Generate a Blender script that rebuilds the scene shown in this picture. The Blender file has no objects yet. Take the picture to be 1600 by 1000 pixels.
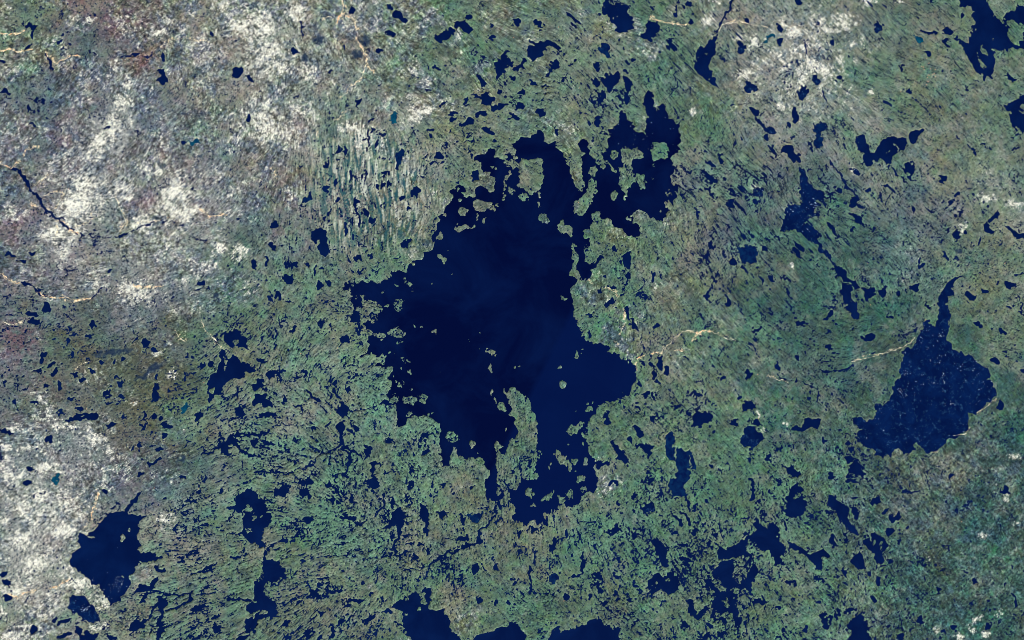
import bpy, math, numpy as np
from mathutils import Vector

# ------------------------------------------------------------------ camera, sky, sun, exposure
scene = bpy.context.scene
KM = 0.2                                   # one photograph pixel covers 0.2 km; one Blender unit is one km
cam_d = bpy.data.cameras.new('camera'); cam = bpy.data.objects.new('camera', cam_d)
scene.collection.objects.link(cam); scene.camera = cam
cam.location = (0, 0, 700)
cam_d.sensor_width = 36; cam_d.lens = 18 * 700 / 160.0
cam_d.clip_start = 10; cam_d.clip_end = 6000
SUN_EL, SUN_AZ = math.radians(42), math.radians(150)      # azimuth clockwise from north: sun in the south-south-east
world = bpy.data.worlds.new('World'); scene.world = world; world.use_nodes = True
wn = world.node_tree.nodes; wl = world.node_tree.links
sky = wn.new('ShaderNodeTexSky'); sky.sky_type = 'NISHITA'; sky.sun_disc = False
sky.sun_elevation = SUN_EL; sky.sun_rotation = SUN_AZ
bg = wn.get('Background') or wn.new('ShaderNodeBackground')
bg.inputs['Strength'].default_value = 0.08
wl.new(sky.outputs['Color'], bg.inputs['Color'])
sun_d = bpy.data.lights.new('sun', 'SUN'); sun_d.energy = 4.4; sun_d.angle = math.radians(0.5)
sun_d.color = (1.0, 0.96, 0.9)
sun = bpy.data.objects.new('sun', sun_d); scene.collection.objects.link(sun)
to_sun = Vector((math.sin(SUN_AZ) * math.cos(SUN_EL), math.cos(SUN_AZ) * math.cos(SUN_EL), math.sin(SUN_EL)))
sun.rotation_euler = to_sun.to_track_quat('Z', 'Y').to_euler(); sun.location = (60, -120, 300)
scene.render.engine = 'CYCLES'
scene.cycles.pixel_filter_type = 'BLACKMAN_HARRIS'; scene.cycles.filter_width = 0.85
vs = scene.view_settings
vs.view_transform = 'Standard'; vs.look = 'None'; vs.exposure = 0.0; vs.gamma = 1.0; vs.use_curve_mapping = False

C = scene.collection
rng = np.random.default_rng(11)

# ------------------------------------------------------------------ survey data (outlines in photograph pixels x4, per sheet)
DATA = """T 0 0
W 980,425 1005,430 1030,428 1033,450 1040,470 1048,510 1040,528 1010,530 990,510 970,510 995,480 1000,460 985,440
W 1460,440 1480,410 1515,420 1518,455 1480,480 1450,475
G 190,190 210,190 222,220 205,250 200,215
E 1022,355,55,30,80 195,165,55,35,10 170,290,60,18,-15 180,680,50,20,90 25,570,50,30,0 300,733,30,10,0 665,805,35,20,-30 1570,495,50,25,30 15,380,50,25,0 210,780,70,14,40 385,220,20,18,0 440,285,20,14,0 1550,740,40,50,0 1325,210,14,35,0
F 375,265,34,24,0 1145,888,50,20,5 1215,890,75,26,-5
N 14 290,340 305,380 330,435
N 9 560,325 590,330 615,350
N 11 760,360 800,350 840,348 865,340
N 9 895,355 930,352 945,335
S 0,210 50,212 110,212 160,190
S 0,320 70,305 100,320 150,320 205,308
S 290,340 320,370 350,395 400,375 450,350 500,345
P 1010,290 1060,255 1120,240 1200,240 1260,258 1300,245
S 150,980 160,940 200,920 240,905
T 400 0
W 838,75 870,65 905,68 925,95 940,125 930,148 905,135 870,115 845,95
W 805,210 830,185 850,178 878,200 870,225 850,238 825,228
W 1125,240 1145,205 1185,182 1230,178 1250,190 1242,220 1200,245 1165,262 1150,275 1128,258
W 1238,152 1262,145 1290,125 1315,135 1318,155 1345,178 1350,205 1335,215 1310,200 1285,182 1255,178
W 1525,330 1545,315 1570,325 1575,370 1600,400 1590,410 1570,400 1565,430 1560,470 1530,455 1515,510 1500,470 1485,425 1490,400 1420,380 1470,390 1515,390 1525,370
W 1380,470 1410,465 1420,500 1435,520 1420,550 1400,530
W 1385,610 1405,580 1430,570 1455,590 1475,610 1490,590 1492,625 1460,655 1430,650 1405,640 1400,620
W 1465,665 1500,650 1540,635 1570,645 1575,665 1540,685 1500,688 1470,685
W 1375,720 1400,695 1440,690 1445,712 1410,735 1378,740
W 1268,775 1290,755 1330,742 1362,748 1350,770 1310,788 1275,788
W 1405,808 1430,800 1445,790 1460,800 1482,825 1475,842 1455,840 1430,820
W 1050,815 1070,800 1110,795 1120,815 1095,822 1065,822
W 1360,1005 1390,965 1430,960 1440,930 1465,920 1495,935 1500,960 1480,1005
B 620,625 645,610 650,630 630,675 618,650
G 840,710 860,690 875,715 870,770 850,775 842,745
B 870,985 885,950 910,920 930,920 930,950 915,985 900,1000 880,1000
E 832,42,40,25,60 1328,107,50,28,5 1120,420,48,35,0 1185,415,22,20,0 1475,160,22,22,0 1475,235,30,20,0 1590,480,30,20,0 1380,600,60,22,20 1528,580,30,20,0 1555,605,22,22,0 1330,850,25,18,0 1495,883,15,12,0 1170,650,45,22,-50 1225,720,60,18,-30 1225,750,50,16,-40 1305,635,60,18,-50 1320,665,50,16,-20 1080,570,35,12,0 245,325,50,22,60 605,60,40,32,0 770,315,35,30,0 778,528,22,20,0 463,452,22,20,0 553,300,16,30,0 1580,975,50,40,0 1145,975,60,35,0 1345,960,60,18,70 1270,975,20,10,0 1590,720,30,14,0
D 680,255,55,50,0 400,245,90,45,0 310,365,70,40,0 630,340,70,45,0
F 1085,860,25,30,0 718,752,30,22,0 790,830,30,30,0 520,930,55,22,90 557,930,45,18,80 755,910,160,14,90 703,865,110,9,90 730,815,30,12,90
N 9 265,120 285,160 292,210 290,235
N 7 210,255 235,285
S 545,0 548,40 540,80 515,110 515,145
S 540,80 590,110 620,140 630,180
S 630,240 655,290 685,330 695,370 690,400 740,460
P 690,400 670,450 662,500 590,540 570,580 530,610
P 425,125 455,100 480,110
P 590,680 540,720 490,750
P 375,820 380,860
T 800 0
W 118,125 140,115 165,130 190,145 195,165 180,182 150,165 130,148
W 340,75 370,95 400,110 430,135 438,155 415,145 390,130 360,115 345,95
W 580,5 620,0 625,20 650,30 700,35 735,35 740,50 710,60 725,85 750,105 765,135 760,170 740,195 715,200 690,210 660,195 645,160 620,145 605,120 600,85 585,75 575,95 555,90 560,50 570,45
I 640,105,18,16,0
W 830,160 850,125 880,128 905,140 935,170 930,190 905,190 895,215 870,235 865,262 840,255 820,235 815,205 835,190
N 8 640,10 690,20 735,40
W 848,30 865,18 890,35 912,60 900,75 870,60
N 10 1045,0 1030,50 1020,95
B 1060,40 1095,15 1130,10 1120,45 1095,55
W 965,250 985,240 1005,265 1025,290 1015,320 990,312 970,290
W 1150,315 1170,290 1205,290 1235,245 1265,225 1285,195 1290,215 1275,270 1280,320 1270,350 1245,370 1235,410 1245,460 1270,490 1290,540 1298,580 1270,545 1230,510 1205,515 1180,480 1150,430 1145,395 1160,350
I 1220,335,14,14,0 1242,485,14,16,0
N 14 1375,0 1365,50 1330,90 1305,150 1285,200
N 5 1298,580 1310,630 1345,658 1400,655 1480,660
W 85,315 110,290 150,290 95,250 105,245 160,265 215,250 260,255 285,265 300,310 315,335 280,315 240,295 205,325 190,355 150,375 115,370 95,350
B 545,290 570,270 600,280 610,330 620,360 590,370 560,340 540,320
W 505,400 520,365 540,380 545,410 535,445 510,440
W 245,375 280,362 297,385 290,415 260,440 240,465 235,490 215,465 225,440 240,410
W 65,365 85,370 80,395 60,440 10,440 5,425 50,410 55,390
W 500,480 520,490 560,510 600,440 640,460 665,450 690,490 660,520 630,540 615,585 590,550 555,530 530,540 500,510
W 695,485 720,472 745,490 748,520 735,560 740,600 730,655 705,650 700,600 715,570 705,510
W 545,590 570,560 582,600 565,640 540,660 535,630
W 20,685 55,640 85,670 65,685
W 590,830 640,790 665,760 680,700 700,690 715,720 735,760 760,800 790,825 825,830 832,800 835,700 825,640 822,600 850,565 880,570 885,620 880,660 905,685 935,650 955,650 970,680 985,740 1035,775 1045,820 1055,860 1045,890 1035,950 1005,965 1003,1002 570,1002 575,960 600,910 590,870 605,850
N 6 950,640 985,600 1020,560 1030,510 1005,470 1010,450 1055,430
L 875,1003 875,935 890,905 930,885 965,895 975,930 970,965 935,990 900,1003
L 690,1003 685,940 720,925 760,940 775,975 765,1003
I 790,955,70,35,50
L 600,955 640,945 665,970 655,985 610,985
W 0,900 60,860 120,845 175,815 195,830 205,880 230,905 270,900 285,930 325,960 340,1003 35,1003 30,950
W 420,890 440,860 470,885 480,920 495,960 510,1003 440,1003 445,960 440,920
W 1480,680 1500,665 1545,690 1550,715 1520,730 1495,705
N 14 1520,730 1560,780 1600,820
W 1285,970 1310,960 1325,1003 1290,1003
Q 1430,300,90,60,75 1490,545,75,80,0
E 30,135,45,35,0 398,158,45,18,50 1018,90,22,22,0 1112,132,40,30,0 992,195,40,16,50 920,325,30,20,0 695,300,20,20,0 752,372,40,25,40 715,450,40,25,40 375,390,50,20,-50 130,515,60,22,20 185,535,60,16,25 318,510,16,40,0 60,580,55,30,10 175,700,55,45,30 15,730,40,55,0 10,610,20,20,0 270,820,35,35,0 530,770,40,40,0 490,765,14,50,0 512,870,14,14,0 545,735,35,20,0 1070,750,30,28,0 1590,855,30,40,0 1590,255,30,35,0 1465,140,25,45,0 665,250,16,16,0 8,485,20,30,0
S 860,105 900,125 960,140 1030,152 1100,150
P 1290,200 1310,160 1350,140 1430,135 1500,155 1600,165
T 1200 0
W 1195,-3 1365,-3 1385,40 1410,70 1425,115 1460,135 1480,125 1475,90 1500,75 1555,65 1558,40 1606,35 1606,312 1530,300 1480,312 1420,305 1415,330 1420,400 1420,440 1400,490 1370,480 1350,500 1330,465 1295,430 1260,390 1245,350 1210,300 1195,265 1250,270 1255,225 1275,200 1270,165 1290,140 1285,90 1270,50 1250,30 1225,50 1200,40
L 1500,130 1530,120 1560,150 1590,140 1600,170 1590,240 1560,285 1535,270 1510,230 1490,180
I 1287,182,20,20,0 1345,325,60,30,60 1335,405,65,24,60 1410,250,18,18,0 1313,345,12,12,0 1340,290,16,14,0 1405,318,22,18,0
W 1085,185 1120,178 1165,182 1170,210 1130,215 1090,210
N 16 960,190 1000,198 1050,208
N 10 1170,235 1210,265
F 948,252,62,38,20
Q 697,180,60,45,30 225,580,80,60,-40 300,500,60,45,40 20,815,60,50,0
W 1478,655 1510,640 1550,630 1606,585 1606,640 1580,660 1590,700 1606,740 1606,835 1560,805 1510,770 1505,720
W 555,850 580,840 610,870 625,905 640,940 665,955 690,930 710,890 740,870 770,850 800,870 840,860 875,890 870,915 830,945 790,965 765,1003 600,1003 590,950 560,930
M 6 780,895 815,940
M 5 740,960 770,930
W 880,845 900,825 965,812 950,850 930,885 895,885 878,865
W 150,700 165,670 185,690 190,740 180,780 160,760 150,730
B 280,800 295,765 330,760 360,775 355,810 335,830 350,880 340,920 310,925 285,890 290,850
W 90,900 140,910 165,930 190,970 220,1003 150,1003 110,960 85,935
E 1110,265,60,22,55 830,418,35,30,50 882,577,20,40,0 742,650,45,28,45 1240,568,25,12,0 1005,335,22,40,0 1525,490,75,20,35 1210,100,20,40,0 1075,160,25,12,0 950,100,20,16,0 185,15,45,40,0 130,790,35,45,0 265,920,60,14,50 395,270,35,35,0 80,180,45,25,40 465,905,60,8,45 1275,935,90,18,50 1360,910,80,16,40 1200,870,60,10,40 1550,935,40,12,-30 30,930,60,14,60 440,480,30,20,0
F 65,255,40,40,0 20,225,50,25,0
N 6 540,380 535,430 545,480 545,520 590,575
N 5 345,560 355,610 365,650 370,680
T 0 250
N 17 70,50 110,60 160,110 190,180 230,230 265,290 320,345 380,375 425,420
N 6 425,420 470,460 560,475 610,485 700,483 760,475 820,440 900,410 970,390 1035,375 1090,395 1160,410
N 5 600,490 590,540 560,590
N 10 1200,480 1240,495 1275,500
N 14 135,765 190,780 225,820 300,855
N 9 640,790 600,840 560,880
N 8 1435,890 1425,950
N 5 1190,820 1300,805
E 780,465,80,16,-30 60,590,90,28,10 210,585,70,22,0 140,632,70,16,0 290,925,50,60,0 200,965,90,30,10 245,820,20,30,0 1590,655,30,50,0 1220,190,60,12,20 1250,770,45,30,0
F 690,690,40,12,-40
D 1340,850,40,35,0
S 0,10 30,30 70,55 110,10
P 200,165 250,145 290,90
P 285,290 350,290 385,250 400,200 330,200 275,225
S 190,270 200,290 240,290
S 345,380 410,390 440,440 500,460
P 470,410 540,400 575,370 570,320
P 740,460 790,380 760,320 720,220
S 0,700 45,740 80,770 125,770
S 225,820 280,850 330,855 400,855 470,880 560,865
S 830,780 880,790 1010,790
S 1250,310 1300,350 1420,345
P 360,420 350,470 340,500
P 850,395 900,385 1000,380
T 400 250
W 335,465 370,440 405,405 435,450 440,500 445,560 450,600 430,610 385,570 370,530 345,500
I 390,520,35,12,-40
W 75,510 95,505 130,545 130,580 95,560
B 295,270 310,230 345,195 355,230 330,265
B 760,160 790,140 820,125 835,150 800,165 775,185
B 865,30 905,0 910,40 880,60 860,50
W 965,185 985,170 1000,140 1015,170 1045,180 1020,215 1000,235 965,225
W 870,525 905,515 925,495 965,485 978,500 950,520 940,545 910,545
W 1060,10 1100,5 1150,15 1155,25 1120,20 1090,17
N 12 615,230 618,290 640,340 645,420
F 438,182,35,40,0 500,135,25,35,0 592,120,80,10,90 685,330,42,38,0 730,385,30,60,0 445,375,20,60,0 440,20,25,50,0 470,330,14,70,0 560,440,14,60,0 610,470,12,60,0
K 905,240,50,30,0
E 115,405,40,40,0 625,290,80,22,85 820,80,45,30,0 945,300,25,35,0 1035,100,20,35,0 510,245,25,25,0 635,615,45,40,0 710,605,20,35,0 875,610,50,14,-20 65,640,30,50,0 240,655,45,30,0 205,740,50,55,0 135,830,60,40,60 90,870,50,18,60 200,880,60,20,20 180,660,25,25,0 325,655,30,45,0 375,690,20,50,0 400,790,40,50,0 460,770,30,30,0 565,785,45,40,0 660,690,20,22,0
N 6 20,580 45,480
W 1400,-3 1606,-3 1606,1003 580,1003 600,970 620,930 600,880 590,820 610,770 650,755 700,765 740,760 770,770 830,745 870,690 900,690 940,700 960,650 1000,630 1040,620 1060,580 1110,555 1120,520 1100,490 1120,430 1150,390 1145,350 1110,345 1160,330 1170,290 1220,265 1235,230 1205,200 1240,170 1270,150 1255,190 1300,230 1330,235 1365,220 1375,190 1395,150 1440,180 1475,200 1495,150 1480,120 1455,80 1415,60 1400,30
E 1285,185,50,50,0 1370,100,40,60,0
I 1292,318,60,50,0 1478,303,30,28,-30 1510,282,16,22,0 1385,365,18,40,0 1423,380,24,40,0 1150,480,25,45,0 1148,603,35,40,0 1180,632,26,35,0 1510,45,16,14,0 1478,45,14,16,0 1175,345,16,14,0 1590,200,20,60,0 1275,250,22,18,0 1230,712,14,14,0 950,765,60,32,30 878,785,14,30,0 795,832,14,26,0 987,818,12,18,0 1103,780,9,9,0 1210,570,10,10,0 918,870,16,14,0 820,912,26,14,0 620,855,20,32,0 640,940,40,30,0 1590,20,50,40,0
L 1355,260 1380,245 1400,260 1440,250 1465,255 1460,290 1430,315 1400,325 1375,310 1350,290
L 1235,405 1260,400 1290,412 1320,400 1360,405 1372,425 1350,438 1310,430 1270,445 1240,430
M 10 1150,600 1175,630
M 16 1575,90 1550,160 1545,240
L 865,880 900,875 910,910 905,950 885,955 865,930
L 655,840 680,840 680,880 720,880 760,890 790,930 770,960 740,1003 660,1003 640,960 665,900
P 90,50 120,110
T 800 250
W -3,-3 1005,-3 1005,60 990,100 1000,145 1025,150 1025,230 1000,270 960,270 985,300 970,340 930,385 905,385 880,370 850,340 800,310 770,315 750,350 755,390 790,405 805,450 805,485 780,495 750,470 720,470 690,455 680,430 650,405 600,370 555,360 550,320 530,312 505,340 500,400 480,430 440,450 450,480 485,490 480,530 450,560 455,610 475,655 510,640 550,600 580,600 575,625 530,650 500,680 480,690 495,720 470,745 430,745 400,770 365,805 360,840 380,890 390,930 390,1003 -3,1003
L 340,-3 440,-3 435,60 450,150 440,190 410,192 385,160 370,90
L 485,35 525,30 530,70 520,120 525,180 500,230 495,280 460,320 440,345 405,350 385,320 390,270 430,230 460,200 475,150 490,110 480,70
L 700,-3 760,-3 745,50 750,80 770,130 755,155 720,170 725,210 710,255 700,245 700,200 675,190 670,120 680,80 665,50 700,35
L 780,90 800,85 825,105 830,170 815,188 800,165 785,130
L 620,215 640,190 660,215 655,235 620,250
L 45,-3 185,-3 190,90 180,180 130,210 90,195 50,175 45,110
L 275,425 300,370 320,375 325,405 350,400 380,440 370,475 340,460 300,460
L 380,550 400,545 410,600 412,660 430,700 430,745 400,745 360,715 365,690 375,660 375,600
L 525,-3 570,-3 580,40 560,65 540,40
M 9 570,0 620,45 645,75
I 75,230,70,45,20 168,212,12,20,0 165,275,10,20,0 198,368,50,48,0 390,533,26,24,0 885,30,60,14,70 975,210,16,18,0 865,115,40,10,10 320,865,34,18,0 735,365,20,35,0 10,30,60,40,0 5,190,20,20,0 925,315,20,30,0 965,280,25,30,0
W 693,590 720,572 745,580 743,650 720,675 697,650
W 705,705 740,695 748,730 730,748 712,735
N 9 715,745 710,790 690,840
W 580,905 600,870 630,860 635,890 610,900 590,925
W 700,920 720,905 735,950 735,1003 705,990
B 1420,590 1440,550 1480,540 1520,530 1530,580 1520,640 1480,650 1440,630 1415,610
W 1185,60 1215,75 1260,125 1275,155 1240,150 1200,100
E 690,850,35,22,0 795,842,45,32,0 845,855,30,14,0 880,730,18,60,0 932,725,45,18,60 620,788,35,20,0 545,818,12,30,0 583,740,14,25,0 640,555,22,40,0 478,968,35,35,0 1245,525,25,45,0 1220,600,25,40,0 1385,640,30,40,0 1575,555,45,40,0 1230,205,75,26,55 1245,30,30,50,0 1110,75,30,25,0 1315,15,20,20,0 1375,200,80,20,70 1345,150,50,16,60 1165,335,45,28,50 1365,280,40,40,0 1430,300,60,10,50 1530,260,40,20,50 1225,840,30,50,0 1350,895,40,35,0 1060,490,80,10,50 1455,685,60,10,60 1575,780,60,10,60 1280,545,20,20,0 1170,635,20,20,0 970,325,35,14,-50
Q 1540,200,60,50,0
N 8 1290,690 1270,750 1240,800 1225,860 1240,890
N 7 1400,880 1430,920 1445,970
S 475,750 495,757
S 590,795 640,820 660,835 660,850
S 705,940 705,990
T 1200 250
V 160,0 190,15 215,50 245,90 260,150 290,190 340,190 360,215 345,250 310,250 350,290 360,310 310,290 300,330 330,365 260,350 240,390 300,430 330,475 300,480 320,520 360,570 400,610 385,625 330,580 290,510 250,490 220,460 170,440 75,450 80,410 100,390 90,340 95,300 160,280 205,265 210,220 190,190 205,150 200,100 195,50
N 8 390,610 420,660
W 410,650 440,655 475,700 510,740 545,755 600,800 650,800 680,825 650,855 620,865 600,830 560,800 520,790 530,830 520,870 550,910 565,950 560,990 530,985 500,940 470,880 450,830 470,790 460,745 415,710
W 850,30 880,15 910,30 912,75 900,100 920,140 900,140 880,100 850,70
W 475,265 500,245 570,230 575,255 545,290 520,300 510,270
W 610,-3 680,-3 650,30 620,35
W 1345,420 1365,390 1385,400 1390,425 1420,450 1390,460 1360,455
W 1485,410 1510,420 1540,445 1580,465 1606,460 1606,490 1560,500 1530,475 1500,435
W 1235,830 1265,835 1300,860 1320,850 1290,885 1265,880
W 1225,700 1195,735 1160,775 1155,815 1165,850 1120,860 1110,900 1130,940 1140,1003 1060,1003 1065,930 1055,880 1075,850 1090,810 1130,755 1180,735
N 10 380,0 420,50 460,100 490,160 540,215 565,240
N 7 750,30 800,90 870,145
N 20 1395,385 1435,335
N 10 1550,850 1580,890 1590,940
N 5 1265,640 1225,700
E 715,822,60,44,50 812,828,48,36,0 868,822,28,28,0 918,793,55,50,0 1095,118,50,45,0 485,150,60,30,60 560,365,80,35,40 435,190,40,45,0 618,185,35,35,0 740,10,50,25,0 760,180,90,12,35 540,75,70,20,50 415,450,110,26,55 180,570,80,50,45 300,635,50,14,50 350,290,80,16,45 110,730,60,36,40 30,740,40,14,50 115,800,45,12,40 525,435,40,14,-40 915,325,60,18,60 930,490,30,10,50 1010,325,25,20,0 1110,595,80,22,50 1175,470,65,35,35 1235,450,25,30,0 955,660,30,35,0 1145,270,60,14,-50 1180,215,35,30,0 1492,390,14,25,0 1510,783,65,40,10 1478,655,35,12,50 1575,710,60,14,-10 1440,770,18,25,0 1355,818,35,30,0 1500,915,60,14,10 1580,950,50,14,30 1000,915,60,18,60 380,970,80,20,-60 760,975,40,20,40
F 1325,505,50,20,110
D 1195,565,35,35,0
I 500,770,30,12,0 590,820,30,20,0 425,712,10,14,0
T 0 500
W 1400,80 1430,55 1460,60 1470,45 1500,70 1540,110 1550,180 1530,180 1480,165 1440,165 1400,140
W 1365,195 1385,180 1420,200 1430,240 1450,230 1500,245 1540,275 1606,320 1540,330 1530,360 1480,365 1430,380 1395,410 1390,450 1350,470 1330,500 1310,525 1295,470 1300,380 1340,330 1380,260
I 1470,135,35,40,0 1325,445,26,40,0 1408,265,10,60,0 1440,210,24,30,0
W 960,405 985,400 990,440 1000,470 975,512 945,505 955,450
W 400,630 440,605 500,585 540,575 620,595 590,630 540,620 460,630
I 520,600,30,14,0
W 640,670 690,640 740,645 730,660 700,670
W 910,900 950,880 995,860 1000,875 960,905 920,920
W 1215,630 1235,585 1265,580 1255,620 1230,645
W 1460,560 1485,530 1530,570 1505,610 1470,605
W 1360,790 1400,760 1470,740 1500,760 1420,790 1450,860 1400,835
E 980,350,16,40,0 1040,660,40,40,0 1025,722,28,22,0 270,208,50,36,0 235,315,60,22,0 318,278,60,20,-20 450,215,24,20,0 582,322,45,26,0 290,410,35,22,30 435,490,36,30,0 235,425,22,16,0 212,520,60,22,0 90,510,40,24,0 640,265,30,24,0 710,265,20,28,0 765,240,28,28,0 755,390,26,50,0 670,450,70,22,-55 580,30,35,60,0 560,100,35,30,0 912,140,35,60,0 1025,130,24,22,0 965,180,40,30,0 215,12,80,24,0 430,130,30,40,0 845,120,12,50,30 725,352,30,24,0 1170,228,14,50,0 1270,285,30,30,0 1320,275,36,30,0 680,520,40,14,0 740,520,30,12,0 778,615,34,26,0 310,745,50,35,30 45,700,90,20,20 35,390,20,30,0 830,795,20,50,20 875,790,20,50,0 995,810,30,25,0 890,665,30,20,0 970,600,30,40,0 1010,610,24,30,0 900,590,20,30,0 190,935,40,35,0 1145,985,30,30,0 870,960,50,22,-30 1590,770,30,60,0 1590,520,25,30,0 1595,415,30,50,0 1480,450,30,20,0 1320,785,60,12,-10
F 1155,555,60,35,-40 340,335,40,40,0 365,412,40,50,0 460,340,40,30,0 515,370,35,22,0 375,580,35,50,0 495,553,45,16,0 675,480,26,20,0 762,480,30,28,0 350,985,50,35,0 260,250,30,50,0
N 8 1390,0 1440,20 1470,50
N 16 1270,835 1340,820 1370,795 1420,750 1480,710 1600,715
N 12 1370,790 1370,710
N 14 1460,770 1510,820 1600,855
N 6 1150,800 1190,760
D 700,205,220,40,-8 940,320,200,40,-30 1140,870,60,30,0
P 1260,10 1280,60 1330,110 1385,175
P 1100,70 1120,110 1160,135
P 470,310 510,270 560,260
P 20,20 90,25 150,10
H 40,790,80,50,0 160,800,70,40,0 270,920,130,60,0 370,945,70,40,0 80,680,80,50,0 380,650,80,60,0 680,820,70,40,0 600,750,100,60,0 100,970,120,40,0 980,215,60,40,0 1070,340,60,60,0 450,670,60,40,0
T 400 500
W 700,-3 1606,-3 1606,425 1580,430 1560,460 1540,415 1545,460 1590,520 1590,600 1606,615 1606,750 1580,760 1560,830 1545,845 1530,800 1520,750 1490,750 1500,800 1490,850 1515,860 1500,920 1515,1003 1450,1003 1440,880 1425,860 1380,870 1340,860 1260,850 1255,800 1235,810 1220,850 1215,910 1165,905 1160,830 1150,740 1145,690 1160,640 1130,640 1110,620 1080,610 1040,600 1000,595 960,610 930,650 880,670 890,560 870,530 830,530 790,520 760,535 780,500 820,490 830,440 845,400 810,370 830,340 850,310 840,290 800,300 770,290 730,270 780,255 800,230 760,235 700,210 650,240 640,220 690,200 715,160 690,120 720,90 740,110 750,90 700,60 680,20
L 820,70 870,40 900,60 935,70 930,100 880,110 830,95
L 670,240 720,210 755,225 750,255 700,255
L 920,475 990,478 1005,510 990,535 925,520
I 785,100,60,30,10 900,140,45,24,-20 825,200,16,18,0 868,207,25,20,0 790,245,25,50,0 1045,495,50,55,0 1018,470,14,14,0 910,405,20,35,0 968,433,22,14,0 965,328,20,35,0 860,500,50,35,0 830,400,40,40,0 1230,730,65,65,0 1352,775,30,40,0 1457,193,60,45,30 1400,175,14,14,0 1500,225,16,14,0 1475,315,26,42,0 1117,70,24,32,0 1037,43,18,16,0 990,38,10,14,0 1328,125,14,12,0 1400,82,9,9,0 1478,455,16,30,0 1495,500,12,30,0 1533,540,45,60,0 915,245,12,20,0 955,255,20,16,0 937,270,10,12,0 915,310,12,16,0 950,590,50,24,-20 1075,585,20,35,0 1105,578,14,10,0 1158,318,9,9,0 1390,832,10,10,0 1562,687,10,10,0 870,455,12,12,0 880,380,12,12,0 860,355,12,10,0 835,310,30,40,0 1505,775,24,50,0
W 210,70 240,30 270,30 250,60 215,90
W 70,330 100,310 135,320 130,345 90,375 70,350
W 510,120 560,100 595,110 590,150 565,150 545,150 515,140
W 490,570 530,545 550,520 575,540 578,570 545,600 510,605
W 510,640 545,630 550,680 545,740 550,790 520,800 525,750 515,690
W 670,870 700,800 690,770 720,785 725,800 700,850 680,875
W 700,900 730,900 765,880 770,900 745,940 750,970 775,990 740,1003 715,980 720,940
W 1010,850 1030,820 1085,800 1090,830 1050,845
W -3,440 30,470 60,490 100,510 110,540 60,545 40,520 -3,530
W -3,720 40,700 90,685 95,695 50,715 10,735
W 690,-3 720,-3 710,50 690,60
E 45,255,70,30,0 300,320,50,24,0 180,315,40,14,0 340,155,30,14,-30 620,670,30,50,-30 585,690,60,16,50 830,755,40,35,0 1060,720,40,30,0 970,935,24,50,0 1030,940,14,60,0 45,430,50,16,20 20,400,50,30,0 70,590,100,28,0 15,375,50,14,0 180,500,14,60,0 265,535,70,16,5 330,910,60,30,-20 240,905,40,14,0 320,995,60,16,0 560,975,40,35,0 445,655,40,24,0 360,680,40,24,0 580,430,30,30,0 625,345,24,40,0 470,485,14,30,0 640,50,60,14,80 410,30,30,60,0 10,855,40,16,0 60,770,50,10,40 470,40,60,12,70
N 10 130,60 120,180
N 8 150,0 155,50
N 16 328,440 345,475 370,495 400,510
N 7 155,210 165,250
N 12 550,790 620,820 660,850
N 12 540,790 580,830 585,900 560,970
N 10 400,830 460,830 455,900
N 12 520,800 470,820
N 6 740,545 700,555 630,560 580,610
N 10 1060,720 1050,750 1075,800
N 8 970,940 1000,1000
N 10 40,940 130,950 190,950 230,940 300,930 360,905 380,850 410,825
N 6 540,290 640,275
T 800 500
W -3,-3 410,-3 420,60 460,130 500,145 560,150 600,180 610,205 650,210 680,240 740,255 760,265 775,290 770,340 770,380 750,430 720,460 700,455 690,490 660,490 630,510 600,505 550,525 530,560 520,590 490,610 470,640 460,700 440,690 430,720 470,750 480,790 485,840 510,870 560,890 610,885 600,910 550,930 520,950 515,1003 155,1003 150,900 155,800 150,700 155,660 140,580 100,510 95,480 40,440 -3,420
W -3,610 15,630 20,670 45,710 20,745 -3,750
L 455,555 480,535 500,540 505,580 490,560 465,575
L 350,690 380,660 410,660 412,700 390,720 355,715
L 265,820 285,800 310,825 340,870 375,910 375,950 350,935 310,900 275,860
I 402,218,20,42,0 432,188,10,10,0 420,205,9,9,0 287,295,20,20,0 317,403,42,48,0 38,292,10,14,0 468,515,18,20,0 510,518,14,22,0 430,655,28,55,0 390,883,40,38,0 173,838,20,38,-20 165,965,26,30,0 430,985,50,40,0 440,770,14,20,0 347,778,10,12,0 247,908,11,11,0 460,890,30,30,0 510,885,10,10,0 520,925,20,30,0 400,945,14,10,0 720,265,10,14,0 395,577,10,8,0
W 570,575 605,570 610,600 620,640 600,660 570,660 565,610
I 575,615,10,25,0
W 750,665 775,655 800,670 830,700 825,725 800,730 775,700
W 770,775 810,775 870,785 875,830 850,865 835,860 840,830 815,800 780,790
W 610,760 640,740 655,780 690,820 715,860 730,890 700,895 660,870 650,830 625,805
W 860,595 900,595 895,630 875,655
W 1115,600 1140,580 1200,580 1255,580 1262,610 1230,635 1200,640 1170,670 1130,670 1120,630
W 1435,520 1460,500 1495,505 1510,545 1470,560 1435,565
V 1425,730 1450,680 1490,665 1530,675 1565,710 1570,750 1540,785 1490,808 1450,785 1430,760
B 960,720 990,695 1010,715 1015,770 1030,800 1075,810 1110,800 1140,880 1150,930 1120,930 1090,1003 1020,1003 1030,930 1020,880 990,880 965,850 960,790
M 8 1015,770 1020,870
M 6 1105,850 1110,930
W 740,-3 760,5 790,50 785,75 765,55 750,20
N 7 785,75 810,130 830,190 780,240
N 8 1320,90 1350,120 1400,120
N 9 1490,140 1530,190 1560,230
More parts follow.
